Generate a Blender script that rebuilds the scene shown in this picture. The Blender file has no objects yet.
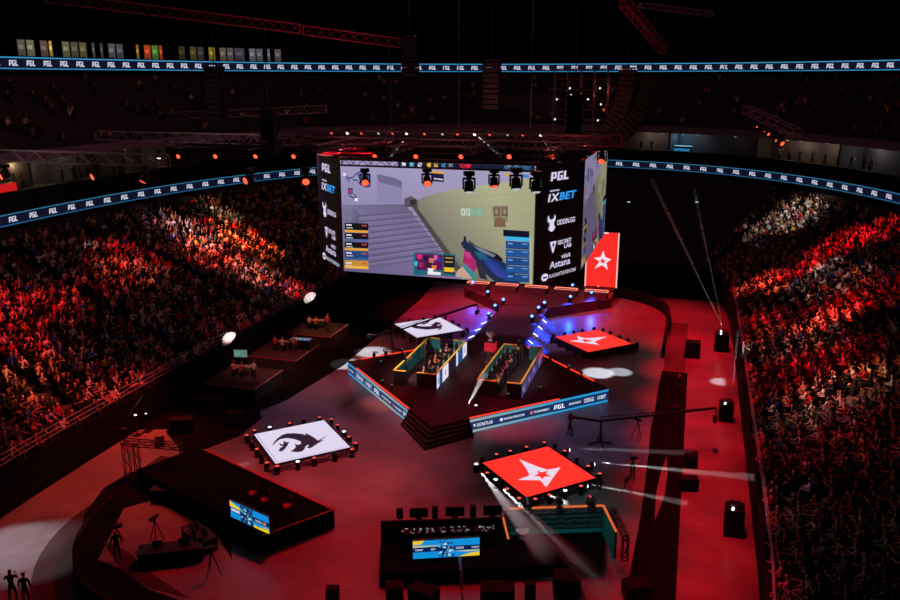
import bpy, math, random
import numpy as np
from mathutils import Vector, Matrix
random.seed(7); rng = np.random.default_rng(7)
S = bpy.context.scene; COL = S.collection
PI = math.pi
def sl(c):
    c = c/255.0
    return c/12.92 if c <= 0.04045 else ((c+0.055)/1.055)**2.4
def RGB(r, g, b): return (sl(r), sl(g), sl(b), 1.0)

# ------------------------------------------------------------------ camera (arena frame: x across the rink, y along it)
CAM = Vector((15.9, -59.3, 24.0)); HEAD = math.radians(16.6); PITCH = math.radians(15.2); FPX = 820.0
cd = bpy.data.cameras.new('camera'); cam = bpy.data.objects.new('camera', cd); COL.objects.link(cam)
cam.location = CAM; cam.rotation_euler = (PI/2-PITCH, 0, HEAD)
cd.sensor_width = 36.0; cd.lens = FPX/900*36.0; cd.clip_end = 600; S.camera = cam
S.view_settings.view_transform = 'Standard'; S.view_settings.look = 'None'
S.view_settings.exposure = 0.0; S.view_settings.gamma = 1.0; S.view_settings.use_curve_mapping = False
def ray(px, py):
    a = (px-450)/FPX; q = (300-py)/FPX
    d = Vector((a, math.cos(PITCH)+q*math.sin(PITCH), -math.sin(PITCH)+q*math.cos(PITCH)))
    c, s = math.cos(HEAD), math.sin(HEAD)
    return Vector((d.x*c-d.y*s, d.x*s+d.y*c, d.z))
def at_z(px, py, z=0.0):
    d = ray(px, py); return CAM + d*((z-CAM.z)/d.z)
def at_y(px, py, y):
    d = ray(px, py); return CAM + d*((y-CAM.y)/d.y)
def project(p):
    v = Vector(p)-CAM; c, s = math.cos(-HEAD), math.sin(-HEAD)
    x = v.x*c-v.y*s; y = v.x*s+v.y*c
    dep = y*math.cos(PITCH)-v.z*math.sin(PITCH); up = y*math.sin(PITCH)+v.z*math.cos(PITCH)
    return 450+FPX*x/dep, 300-FPX*up/dep, dep

# ------------------------------------------------------------------ materials
def nodes(m):
    m.use_nodes = True; nt = m.node_tree; return nt, nt.nodes['Principled BSDF']
MATS = {}
def mat(name, rgb, rough=0.6, metal=0.0, noise=0.15, scale=3.0, spec=0.5, bump=0.0, coat=0.0):
    if name in MATS: return MATS[name]
    m = bpy.data.materials.new(name); nt, b = nodes(m)
    tc = nt.nodes.new('ShaderNodeTexCoord'); n = nt.nodes.new('ShaderNodeTexNoise')
    n.inputs['Scale'].default_value = scale; n.inputs['Detail'].default_value = 4
    nt.links.new(tc.outputs['Object'], n.inputs['Vector'])
    r = nt.nodes.new('ShaderNodeValToRGB'); c = RGB(*rgb)
    r.color_ramp.elements[0].position = 0.3; r.color_ramp.elements[1].position = 0.7
    r.color_ramp.elements[0].color = tuple(v*(1-noise) for v in c[:3])+(1,)
    r.color_ramp.elements[1].color = tuple(min(1, v*(1+noise)) for v in c[:3])+(1,)
    nt.links.new(n.outputs['Fac'], r.inputs['Fac']); nt.links.new(r.outputs['Color'], b.inputs['Base Color'])
    b.inputs['Roughness'].default_value = rough; b.inputs['Metallic'].default_value = metal
    b.inputs['Specular IOR Level'].default_value = spec; b.inputs['Coat Weight'].default_value = coat
    if bump:
        bp = nt.nodes.new('ShaderNodeBump'); bp.inputs['Strength'].default_value = bump
        nt.links.new(n.outputs['Fac'], bp.inputs['Height']); nt.links.new(bp.outputs['Normal'], b.inputs['Normal'])
    MATS[name] = m; return m
def emat(name, rgb, strength=1.0, sample=False, base=(6, 6, 8)):
    if name in MATS: return MATS[name]
    m = bpy.data.materials.new(name); nt, b = nodes(m)
    b.inputs['Base Color'].default_value = RGB(*base); b.inputs['Roughness'].default_value = 0.4
    b.inputs['Emission Color'].default_value = RGB(*rgb); b.inputs['Emission Strength'].default_value = strength
    m.cycles.emission_sampling = 'FRONT_BACK' if sample else 'NONE'
    MATS[name] = m; return m
def attr_emit(name, strength, sample):
    m = bpy.data.materials.new(name); nt, b = nodes(m)
    a = nt.nodes.new('ShaderNodeAttribute'); a.attribute_name = 'Col'
    nt.links.new(a.outputs['Color'], b.inputs['Emission Color']); b.inputs['Emission Strength'].default_value = strength
    b.inputs['Base Color'].default_value = (0.01, 0.01, 0.01, 1); b.inputs['Roughness'].default_value = 0.5
    m.cycles.emission_sampling = 'FRONT_BACK' if sample else 'NONE'; return m
LED = attr_emit('led_pixels', 1.0, True); LEDQ = attr_emit('led_print', 1.0, False)
def attr_cloth(name):
    m = bpy.data.materials.new(name); nt, b = nodes(m)
    a = nt.nodes.new('ShaderNodeAttribute'); a.attribute_name = 'Col'
    nt.links.new(a.outputs['Color'], b.inputs['Base Color']); b.inputs['Roughness'].default_value = 0.85
    b.inputs['Specular IOR Level'].default_value = 0.2; return m
CROWD = attr_cloth('crowd_clothes')
def objcol(name):
    m = bpy.data.materials.new(name); nt, b = nodes(m)
    a = nt.nodes.new('ShaderNodeObjectInfo'); n = nt.nodes.new('ShaderNodeTexNoise'); n.inputs['Scale'].default_value = 14
    mx = nt.nodes.new('ShaderNodeMix'); mx.data_type = 'RGBA'; mx.blend_type = 'MULTIPLY'
    mx.inputs[0].default_value = 0.35
    nt.links.new(a.outputs['Color'], mx.inputs[6]); nt.links.new(n.outputs['Fac'], mx.inputs[7])
    nt.links.new(mx.outputs[2], b.inputs['Base Color']); b.inputs['Roughness'].default_value = 0.85; return m
SHIRT = objcol('shirt_cloth')
SKIN = mat('skin', (190, 140, 115), 0.55, noise=0.1, scale=20); HAIR = mat('hair', (30, 22, 18), 0.7)
PANTS = mat('trousers', (36, 36, 44), 0.85); SHOE = mat('shoe', (24, 22, 22), 0.6)
BLK = mat('black_paint', (17, 16, 18), 0.45, noise=0.25); BLKM = mat('black_matt', (9, 8, 10), 0.85, spec=0.2)
DRAPE = mat('black_drape', (14, 12, 14), 0.95, spec=0.1, scale=8, bump=0.3)
TRUSSM = mat('truss_aluminium', (150, 146, 152), 0.5, 0.3); TRUSSB = mat('black_truss', (64, 60, 68), 0.5, 0.4)
CONC = mat('concrete_tier', (62, 56, 58), 0.9); SEATM = mat('seat_plastic', (40, 26, 34), 0.6)
GREY = mat('grey_panel', (110, 105, 112), 0.6); DEAD = mat('dead_black', (5, 5, 6), .95, spec=.05); WALLP = mat('painted_wall', (64, 56, 58), 0.8)
LPURP = mat('lilac_fascia', (150, 140, 160), 0.8)
WOODY = mat('gold_trim', (240, 214, 60), 0.5); TEAL = mat('teal_panel', (20, 120, 118), 0.6)
CHRMAT = mat('chrome', (190, 190, 195), 0.25, 0.9); WHITEP = mat('white_plastic', (215, 215, 215), 0.5)
REDF = mat('red_cloth', (150, 20, 25), 0.8); GLASS = mat('dark_glass', (12, 14, 18), 0.08)
STEPM = mat('stage_step', (26, 19, 19), 0.6); STAGEM = mat('stage_deck', (44, 20, 26), 0.62, noise=0.2, scale=1.5, spec=0.25)
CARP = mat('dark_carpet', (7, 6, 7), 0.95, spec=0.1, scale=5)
def floor_mat():
    m = bpy.data.materials.new('grey_floor'); nt, b = nodes(m)
    tc = nt.nodes.new('ShaderNodeTexCoord'); n = nt.nodes.new('ShaderNodeTexNoise'); n.inputs['Scale'].default_value = 0.35
    n.inputs['Detail'].default_value = 6; n.inputs['Roughness'].default_value = 0.6
    nt.links.new(tc.outputs['Object'], n.inputs['Vector'])
    r = nt.nodes.new('ShaderNodeValToRGB')
    r.color_ramp.elements[0].position = 0.32; r.color_ramp.elements[1].position = 0.68
    r.color_ramp.elements[0].color = (0.13, 0.125, 0.135, 1); r.color_ramp.elements[1].color = (0.22, 0.21, 0.225, 1)
    br = nt.nodes.new('ShaderNodeTexBrick'); br.inputs['Scale'].default_value = 0.42; br.inputs['Mortar Size'].default_value = 0.006
    br.inputs['Color1'].default_value = (1, 1, 1, 1); br.inputs['Color2'].default_value = (0.9, 0.9, 0.9, 1); br.inputs['Mortar'].default_value = (0.55, 0.55, 0.55, 1)
    nt.links.new(tc.outputs['Object'], br.inputs['Vector'])
    mx = nt.nodes.new('ShaderNodeMix'); mx.data_type = 'RGBA'; mx.blend_type = 'MULTIPLY'; mx.inputs[0].default_value = 0.35
    nt.links.new(n.outputs['Fac'], r.inputs['Fac']); nt.links.new(r.outputs['Color'], mx.inputs[6]); nt.links.new(br.outputs['Color'], mx.inputs[7])
    nt.links.new(mx.outputs[2], b.inputs['Base Color'])
    b.inputs['Roughness'].default_value = 0.33; b.inputs['Specular IOR Level'].default_value = 0.45
    return m
FLOORM = floor_mat()

# ------------------------------------------------------------------ mesh helpers
class MB:
    def __init__(s): s.v = []; s.f = []; s.m = []; s.cur = 0
    def add(s, vs, fs):
        b = len(s.v); s.v += [tuple(v) for v in vs]
        for f in fs: s.f.append([i+b for i in f]); s.m.append(s.cur)
        return s
    def box(s, c, d, rz=0.0, M=None):
        x, y, z = d[0]/2, d[1]/2, d[2]/2; vs = []
        R = M if M is not None else Matrix.Rotation(rz, 3, 'Z')
        for dz in (-z, z):
            for dx, dy in ((-x, -y), (x, -y), (x, y), (-x, y)):
                vs.append(Vector(c)+R@Vector((dx, dy, dz)))
        return s.add(vs, [(3, 2, 1, 0), (4, 5, 6, 7), (0, 1, 5, 4), (1, 2, 6, 5), (2, 3, 7, 6), (3, 0, 4, 7)])
    def bar(s, a, b, w, h=None):
        a = Vector(a); b = Vector(b); d = b-a; L = d.length
        if L < 1e-6: return s
        q = d.to_track_quat('X', 'Z').to_matrix()
        return s.box((a+b)/2, (L, w, h or w), M=q)
    def tube(s, a, b, r0, r1=None, n=8, cap=True):
        r1 = r0 if r1 is None else r1
        a = Vector(a); b = Vector(b); q = (b-a).to_track_quat('Z', 'Y').to_matrix(); vs = []
        for p, r in ((a, r0), (b, r1)):
            for i in range(n):
                t = 2*PI*i/n; vs.append(p+q@Vector((r*math.cos(t), r*math.sin(t), 0)))
        fs = [(i, (i+1) % n, n+(i+1) % n, n+i) for i in range(n)]
        if cap: fs += [tuple(range(n-1, -1, -1)), tuple(range(n, 2*n))]
        return s.add(vs, fs)
    def path(s, pts, r, n=6):
        for i in range(len(pts)-1): s.tube(pts[i], pts[i+1], r, r, n)
        return s
    def lathe(s, prof, c=(0, 0, 0), M=None, n=14):
        M = M or Matrix.Identity(3); vs = []; k = len(prof)
        for r, z in prof:
            for i in range(n):
                t = 2*PI*i/n; vs.append(Vector(c)+M@Vector((r*math.cos(t), r*math.sin(t), z)))
        fs = [(j*n+i, j*n+(i+1) % n, (j+1)*n+(i+1) % n, (j+1)*n+i) for j in range(k-1) for i in range(n)]
        fs += [tuple(range(n-1, -1, -1)), tuple(range((k-1)*n, k*n))]
        return s.add(vs, fs)
    def prism(s, poly, z0, z1):
        n = len(poly); vs = [(x, y, z0) for x, y in poly]+[(x, y, z1) for x, y in poly]
        return s.add(vs, [tuple(range(n-1, -1, -1)), tuple(range(n, 2*n))]+[(i, (i+1) % n, n+(i+1) % n, n+i) for i in range(n)])
    def wall(s, a, b, z0, z1, t):
        a = Vector(a[:2]); b = Vector(b[:2]); d = b-a; nrm = Vector((-d.y, d.x)).normalized()*t/2
        return s.prism([tuple(a-nrm), tuple(b-nrm), tuple(b+nrm), tuple(a+nrm)], z0, z1)
    def quad(s, a, b, c, d): return s.add([a, b, c, d], [(0, 1, 2, 3)])
    def build(s, name, m, parent=None, bevel=0.0):
        me = bpy.data.meshes.new(name); me.from_pydata(s.v, [], s.f)
        ms = m if isinstance(m, (list, tuple)) else [m]
        for x in ms: me.materials.append(x)
        if len(ms) > 1: me.polygons.foreach_set('material_index', s.m)
        me.update(); o = bpy.data.objects.new(name, me); COL.objects.link(o)
        if parent is not None: o.parent = parent
        if bevel:
            b = o.modifiers.new('bevel', 'BEVEL'); b.width = bevel; b.segments = 2; b.limit_method = 'ANGLE'
        return o
def tag(o, label=None, cat=None, group=None, kind=None):
    if label: o['label'] = label
    if cat: o['category'] = cat
    if group: o['group'] = group
    if kind: o['kind'] = kind
    return o
def empty(name, loc=(0, 0, 0), rz=0.0, label=None, cat=None, group=None):
    o = bpy.data.objects.new(name, None); COL.objects.link(o); o.location = loc; o.rotation_euler = (0, 0, rz)
    o.empty_display_size = 0.3
    return tag(o, label, cat, group)
def copy_tree(o, parent=None):
    c = o.copy(); COL.objects.link(c); c.parent = parent
    for ch in list(o.children): copy_tree(ch, c)
    return c
def struct(name, mb, m): return tag(mb.build(name, m), kind='structure')

# ------------------------------------------------------------------ lettering and flat LED art
_tc = {}
def glyphs(txt, bold=0.0):
    k = (txt, bold)
    if k not in _tc:
        cu = bpy.data.curves.new('t', 'FONT'); cu.body = txt; cu.resolution_u = 2; cu.offset = bold
        o = bpy.data.objects.new('t', cu); COL.objects.link(o)
        bpy.context.view_layer.update()
        me = bpy.data.meshes.new_from_object(o.evaluated_get(bpy.context.evaluated_depsgraph_get()))
        vs = [(v.co.x, v.co.y) for v in me.vertices]; fs = [list(p.vertices) for p in me.polygons]
        bpy.data.objects.remove(o); bpy.data.curves.remove(cu); bpy.data.meshes.remove(me)
        xs = [v[0] for v in vs]; ys = [v[1] for v in vs]
        x0, x1, y0, y1 = min(xs), max(xs), min(ys), max(ys)
        _tc[k] = ([((x-x0)/(x1-x0), (y-y0)/(y1-y0)) for x, y in vs], fs)
    return _tc[k]
class Art:
    def __init__(s): s.v = []; s.f = []; s.c = []
    def poly(s, pts, col, layer=1, cols=None):
        b = len(s.v); s.v += [(p[0], p[1], layer) for p in pts]; s.f.append([b+i for i in range(len(pts))])
        s.c.append([RGB(*c) for c in cols] if cols else [RGB(*col)]*len(pts)); return s
    def rect(s, x0, y0, x1, y1, col, layer=1, cols=None): return s.poly([(x0, y0), (x1, y0), (x1, y1), (x0, y1)], col, layer, cols)
    def text(s, t, x0, y0, x1, y1, col, layer=3, bold=0.015, slant=0.0):
        vs, fs = glyphs(t, bold); b = len(s.v); w, h = x1-x0, y1-y0
        s.v += [(x0+u*w+slant*h*(w2-0.5), y0+w2*h, layer) for u, w2 in vs]
        for f in fs: s.f.append([b+i for i in f]); s.c.append([RGB(*col)]*len(f))
        return s
    def pgl(s, x0, y0, x1, y1, col, layer=3, slant=0.12):
        w, h = x1-x0, y1-y0
        def r(a, b, c, d):
            P = [(a, b), (c, b), (c, d), (a, d)]
            s.poly([(x0+u*w+slant*h*(v-0.5), y0+v*h) for u, v in P], col, layer)
        r(0, 0, .1, 1); r(.1, .82, .29, 1); r(.2, .26, .29, .82); r(.1, .26, .2, .42)
        r(.36, 0, .46, 1); r(.46, .82, .64, 1); r(.46, 0, .56, .18); r(.56, 0, .65, .55); r(.51, .42, .56, .55)
        r(.71, 0, .83, 1); r(.83, 0, 1.0, .2); return s
    def build(s, name, O, ud, vd, m=None, parent=None, gap=0.012, place=None):
        O = Vector(O); ud = Vector(ud).normalized(); vd = Vector(vd).normalized(); n = ud.cross(vd)
        me = bpy.data.meshes.new(name)
        co = [place(p) if place else tuple(O+ud*p[0]+vd*p[1]+n*gap*p[2]) for p in s.v]
        me.from_pydata(co, [], s.f); me.materials.append(m or LEDQ)
        at = me.color_attributes.new('Col', 'FLOAT_COLOR', 'CORNER')
        at.data.foreach_set('color', [x for f in s.c for c in f for x in c])
        me.update(); o = bpy.data.objects.new(name, me); COL.objects.link(o)
        if parent is not None: o.parent = parent
        return o

# ------------------------------------------------------------------ lamps
def spot(loc, tgt, rgb, watts, ang, blend=0.6, r=0.15):
    l = bpy.data.lights.new('spot_light', 'SPOT'); l.energy = watts; l.color = rgb; l.spot_size = math.radians(ang)
    l.spot_blend = blend; l.shadow_soft_size = r
    o = bpy.data.objects.new('spot_light', l); COL.objects.link(o); o.location = loc
    o.rotation_euler = (Vector(tgt)-Vector(loc)).to_track_quat('-Z', 'Y').to_euler(); return o
def point(loc, rgb, watts, r=0.2):
    l = bpy.data.lights.new('point_light', 'POINT'); l.energy = watts; l.color = rgb; l.shadow_soft_size = r
    o = bpy.data.objects.new('point_light', l); COL.objects.link(o); o.location = loc; return o
RED = (1.0, 0.006, 0.018); RED2 = (1.0, 0.09, 0.05); WHT = (0.92, 0.95, 1.0); PUR = (0.62, 0.30, 0.75); BLU = (0.01, 0.07, 1.0)
#PART2
def wp(o, parent):
    o.parent = parent; o.matrix_parent_inverse = Matrix.LocRotScale(parent.location, parent.rotation_euler, None).inverted(); return o
# ------------------------------------------------------------------ bowl contours
YC = 20.0
def dirs():
    L = []
    for a in range(-60, 0, 3): L.append(((0, -YC), a))
    for i in range(41): L.append(((0, -YC+i), 0))
    for a in range(3, 180, 3): L.append(((0, YC), a))
    for i in range(41): L.append(((0, YC-i), 180))
    for a in range(183, 243, 3): L.append(((0, -YC), a))
    return L
DIR = dirs(); ND = len(DIR)
def contour(A, B, n, off=0.0):
    out = []
    for (bx, by), a in DIR:
        dx, dy = math.cos(math.radians(a)), math.sin(math.radians(a)); lo, hi = 0.0, 120.0
        for _ in range(40):
            d = (lo+hi)/2; x, y = bx+dx*d, by+dy*d
            if (abs(x)/A)**n+(abs(y)/B)**n < 1: lo = d
            else: hi = d
        out.append(Vector((bx+dx*(lo+off), by+dy*(lo+off))))
    return out
C_IN = contour(20.4, 39, 7); C_OUT = contour(40.2, 57.0, 2.2); C_UP = contour(48, 65, 2.3)
def off(C, d): return [p+Vector((math.cos(math.radians(a)), math.sin(math.radians(a))))*d for p, (_, a) in zip(C, DIR)]
def band(mb, C0, z0, C1, z1, i0=0, i1=None):
    i1 = ND-1 if i1 is None else i1; vs = []; fs = []
    for i in range(i0, i1+1): vs += [(C0[i].x, C0[i].y, z0), (C1[i].x, C1[i].y, z1)]
    for k in range(i1-i0): fs.append((2*k, 2*k+1, 2*k+3, 2*k+2))
    mb.add(vs, fs)
def lerpC(A, B, t): return [a.lerp(b, t) for a, b in zip(A, B)]
def solid_band(C, z0, z1, t, name, m):
    o = MB(); C2 = off(C, t); band(o, C2, z0, C, z0); band(o, C, z0, C, z1); band(o, C, z1, C2, z1); band(o, C2, z1, C2, z0)
    return struct(name, o, m)

# ------------------------------------------------------------------ setting
fl = MB(); fl.prism([(-27, -62), (27, -62), (27, 62), (-27, 62)], -0.3, 0.0); struct('floor', fl, FLOORM)
solid_band(C_IN, 0, 2.55, 0.5, 'wall_stand_front', DRAPE)
NR = 22; RISE = 0.41; Z0 = 2.3
o = MB()
for i in range(NR):
    a = lerpC(off(C_IN, 0.3), C_OUT, i/NR); b = lerpC(off(C_IN, 0.3), C_OUT, (i+1)/NR); z = Z0+RISE*i
    band(o, a, z, b, z); band(o, b, z, b, z+RISE)
struct('seating_tiers', o, CONC)
o = MB()
for i in range(12):
    a = lerpC(off(C_OUT, 2.5), off(C_UP, -0.5), i/12); b = lerpC(off(C_OUT, 2.5), off(C_UP, -0.5), (i+1)/12); z = 17.6+0.55*i
    band(o, a, z, b, z); band(o, b, z, b, z+0.55)
struct('upper_seating_tiers', o, CONC)
solid_band(off(C_OUT, 0.02), 9, 14.5, 1.2, 'wall_lower_balcony', BLKM)
solid_band(off(C_OUT, 5.5), 11, 17.5, 0.3, 'wall_suite_back', WALLP)
o = MB(); band(o, off(C_OUT, 0.5), 11.4, off(C_OUT, 5.5), 11.4); band(o, off(C_OUT, 0.5), 13.9, off(C_OUT, 5.5), 13.9); struct('floor_suites', o, CONC)
# sloping fascia over the suites
o = MB(); band(o, off(C_OUT, 2.0), 16.7, off(C_OUT, 2.9), 17.6); band(o, off(C_OUT, 2.0), 16.7, off(C_OUT, 5.6), 16.7); struct('trim_1', o, LPURP)
solid_band(off(C_UP, 0.1), 20, 26.0, 1.0, 'wall_upper_balcony', BLKM)
solid_band(off(C_UP, 4.0), 24, 35.0, 0.4, 'wall_back', BLKM)
o = MB(); band(o, off(C_UP, 0.3), 25.9, off(C_UP, 4.2), 25.9); struct('floor_gallery', o, BLKM)
o = MB(); band(o, [Vector((0, p.y*0.2)) for p in C_UP], 38, off(C_UP, 4.6), 34.0); o.prism([(-50, -75), (50, -75), (50, -30), (-50, -30)], 37.8, 38.0); struct('ceiling', o, BLKM)
# steel beams under the roof
for k, y in enumerate((2, 20, 38)):
    o = MB()
    o.box((0, y, 35.2), (84, 0.3, 0.2)); o.box((0, y, 33.4), (84, 0.3, 0.2))
    for j in range(28): o.bar((-42+3*j, y, 33.4 if j % 2 else 35.2), (-39+3*j, y, 35.2 if j % 2 else 33.4), 0.15)
    struct('trim_%d' % (k+2), o, BLKM)
# suite dividers
o = MB()
for i in range(0, ND, 6):
    a = off(C_OUT, 2.2)[i]; b = off(C_OUT, 5.5)[i]; o.wall(a, b, 13.9, 16.7, 0.25)
struct('wall_suite_dividers', o, WALLP)
# dark wall panel in the upper tier behind the rig
p0 = at_y(385, 125, 60); p1 = at_y(560, 95, 60)
o = MB(); o.box(((p0.x+p1.x)/2, 60, (p0.z+p1.z)/2), (p1.x-p0.x, 0.3, p1.z-p0.z)); struct('wall_far_panel', o, mat('grey_curtain', (88, 84, 100), 0.9, scale=1))

# ------------------------------------------------------------------ ribbon boards
def arc_table(C, i0, i1):
    pts = C[i0:i1+1]; d = [0.0]
    for a, b in zip(pts, pts[1:]): d.append(d[-1]+(b-a).length)
    return pts, d
def along(tab, s):
    pts, d = tab
    for k in range(len(d)-1):
        if s <= d[k+1] or k == len(d)-2:
            t = (s-d[k])/(d[k+1]-d[k]); p = pts[k].lerp(pts[k+1], t); return p
def ribbon(name, C, i0, i1, z0, h, pitch, label, rev, frame, dim=1.0):
    C2 = off(C, -0.12); root = empty(name, (C2[(i0+i1)//2].x, C2[(i0+i1)//2].y, z0), 0, label, 'led ribbon board')
    hb = MB(); band(hb, C2, z0, C2, z0+h, i0, i1); band(hb, C, z0, C2, z0, i0, i1); band(hb, C2, z0+h, C, z0+h, i0, i1)
    wp(hb.build('housing', BLK), root)
    C3 = off(C2, -0.03); C4 = off(C2, -0.05); tab = arc_table(C3, i0, i1); tabt = arc_table(C4, i0, i1); L = tab[1][-1]
    A = Art()
    def place(T):
        def f(p):
            s = p[0]; q = along(T, (T[1][-1]-s) if rev else s); return (q.x, q.y, z0+p[1])
        return f
    n = int(L/1.5)
    for k in range(n):
        a, b = L*k/n, L*(k+1)/n
        A.rect(a, 0.02, b, h-0.02, (12, 16, 38))
    A.build('led_band', (0, 0, 0), (1, 0, 0), (0, 0, 1), LEDQ, None, place=place(tab)); led = bpy.data.objects['led_band']
    led.name = 'led_strip'; wp(led, root)
    # thin blue edge lines sit in their own strip so they read above the dark ground
    Tm = arc_table(off(C2, -0.04), i0, i1)
    for v0, v1, ec in ((0.0, 0.1, (42, 130, 180)), (0.9, 1.0, (55, 150, 200))):
        E = Art()
        for k in range(n): E.rect(L*k/n, v0*h, L*(k+1)/n, v1*h, tuple(int(v*dim) for v in ec))
        wp(E.build('edge_line', (0, 0, 0), (1, 0, 0), (0, 0, 1), LEDQ, None, place=place(Tm)), root)
    G = Art(); s = 1.0
    Lt = tabt[1][-1]
    while s < Lt-1.2:
        G.pgl(s, 0.27*h, s+0.95*frame, 0.73*h, (215, 215, 235)); s += pitch
    wp(G.build('lettering', (0, 0, 0), (1, 0, 0), (0, 0, 1), LEDQ, None, place=place(tabt)), root)
    return root
def idx(cond):
    r = [i for i in range(ND) if cond(i)]; return r[0], r[-1]
NS = 20
ribbon('ribbon_board', C_OUT, 0, ND//2-1, 12.0, 1.0, 2.35, 'blue-edged ribbon board on lower balcony, right of the hanging screens', True, 1.0, .72)
ribbon('ribbon_board', C_OUT, ND//2+2, ND-1, 11.75, 1.0, 2.35, 'blue-edged ribbon board on lower balcony, left of the hanging screens', True, 1.0, .72)
ribbon('ribbon_board', C_UP, 8, ND-8, 24.75, 1.15, 2.1, 'long blue-edged ribbon board on upper balcony just above everything else', True, 1.1)

# lit gallery windows above the upper ribbon, upper left
CW = off(C_UP, 3.9); tabw = arc_table(CW, 0, ND-1)
def px_s(tab, px, z):
    best = None; L = tab[1][-1]
    for k in range(600):
        s = L*k/599; q = along(tab, s); x, y, d = project((q.x, q.y, z))
        if d > 0 and (best is None or abs(x-px) < best[0]): best = (abs(x-px), s)
    return best[1]
WIN = [(14, 25, (70, 66, 60)), (26, 36, (90, 84, 66)), (37, 48, (72, 60, 56)), (49, 53, (150, 120, 50)), (60, 68, (80, 78, 52)), (69, 78, (62, 60, 48)), (79, 88, (72, 68, 44)),
       (89, 93, (56, 56, 58)), (98, 105, (50, 48, 50)), (107, 114, (66, 64, 70)), (116, 123, (58, 56, 60)), (134, 140, (110, 80, 26)), (142, 150, (130, 50, 24)), (151, 158, (60, 92, 36)),
       (160, 164, (140, 44, 30)), (178, 186, (40, 36, 24)), (188, 196, (58, 50, 28)), (198, 204, (44, 40, 40)), (207, 215, (100, 84, 30)), (219, 225, (74, 66, 56)), (227, 234, (64, 60, 60)),
       (235, 243, (50, 48, 54)), (247, 254, (78, 76, 82)), (256, 264, (66, 66, 74)), (266, 272, (76, 74, 80)), (274, 281, (66, 60, 60))]
for k, (x0, x1, c) in enumerate(WIN):
    c = tuple(min(255, int(v*1.25)) for v in c)
    sa, sb = px_s(tabw, x0, 27.3), px_s(tabw, x1, 27.3); a, b = along(tabw, sa), along(tabw, sb)
    ud = Vector((b.x-a.x, b.y-a.y, 0)); w = ud.length
    fr = MB()
    for (u0, u1, v0, v1) in ((0, w, 0, .08), (0, w, 2.42, 2.5), (0, .08, 0, 2.5), (w-.08, w, 0, 2.5)):
        q0 = Vector((a.x, a.y, 25.3))+ud.normalized()*u0; q1 = Vector((a.x, a.y, 25.3))+ud.normalized()*u1
        fr.wall(q0, q1, 25.3+v0, 25.3+v1, 0.14)
    f = tag(fr.build('window_%d' % (k+1), BLK), kind='structure')
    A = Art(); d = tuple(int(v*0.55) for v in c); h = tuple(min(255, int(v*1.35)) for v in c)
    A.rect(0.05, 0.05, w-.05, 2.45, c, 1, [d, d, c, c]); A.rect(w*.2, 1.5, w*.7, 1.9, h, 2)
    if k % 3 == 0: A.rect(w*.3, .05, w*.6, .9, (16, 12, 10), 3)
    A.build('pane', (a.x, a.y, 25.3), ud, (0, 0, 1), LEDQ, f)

# ------------------------------------------------------------------ dasher boards round the rink and the dark apron behind them
def rrect(hw, y0, y1, r, n=10):
    P = []
    for cx, cy, a0 in ((hw-r, y0+r, -90), (hw-r, y1-r, 0), (-hw+r, y1-r, 90), (-hw+r, y0+r, 180)):
        for k in range(n+1):
            a = math.radians(a0+90*k/n); P.append((cx+r*math.cos(a), cy+r*math.sin(a)))
    return P
def ringseg(P, Q, z0, z1, keep):
    o = MB(); n = len(P)
    for i in range(n):
        j = (i+1) % n
        if not keep(((P[i][0]+P[j][0])/2, (P[i][1]+P[j][1])/2)): continue
        o.prism([P[i], Q[i], Q[j], P[j]], z0, z1)
    return o
Pin = rrect(14.2, -33, 32.2, 8.5, 14); Pm = rrect(14.45, -33.25, 32.45, 8.7, 14); Pout = rrect(16.4, -35.2, 34.2, 10.6, 14)
o = MB()
n = len(Pin)
def addseg(P0, Q0, P1, Q1): o.prism([P0, Q0, Q1, P1], 0.0, 1.15)
for i in range(n):
    j = (i+1) % n; mx, my = (Pin[i][0]+Pin[j][0])/2, (Pin[i][1]+Pin[j][1])/2
    if (mx > 8 and my > 23): addseg(Pin[i], Pm[i], Pin[j], Pm[j])
o.prism([(14.2, 12.0), (14.45, 12.0), (14.45, 23.7), (14.2, 23.7)], 0, 1.15)
tag(o.build('dasher_board', BLKM), 'black curved rink board at the far right corner of the floor', 'rink board')
o = MB()
for i in range(n):
    j = (i+1) % n; mx, my = (Pin[i][0]+Pin[j][0])/2, (Pin[i][1]+Pin[j][1])/2
    if (mx < -5.5 and my < -24): addseg(Pin[i], Pm[i], Pin[j], Pm[j])
tag(o.build('dasher_board', BLKM), 'black curved rink board at the near left corner of the floor', 'rink board')
o = ringseg(Pm, Pout, 0.0, 0.02, lambda p: (p[0] < -6 and p[1] < -24)); o.prism([(-16.4, -24.6), (-14.45, -24.6), (-14.45, -17.5), (-16.4, -17.5)], 0, 0.02)
tag(o.build('floor_apron', mat('brown_apron', (46, 34, 36), 0.8)), kind='structure')
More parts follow.
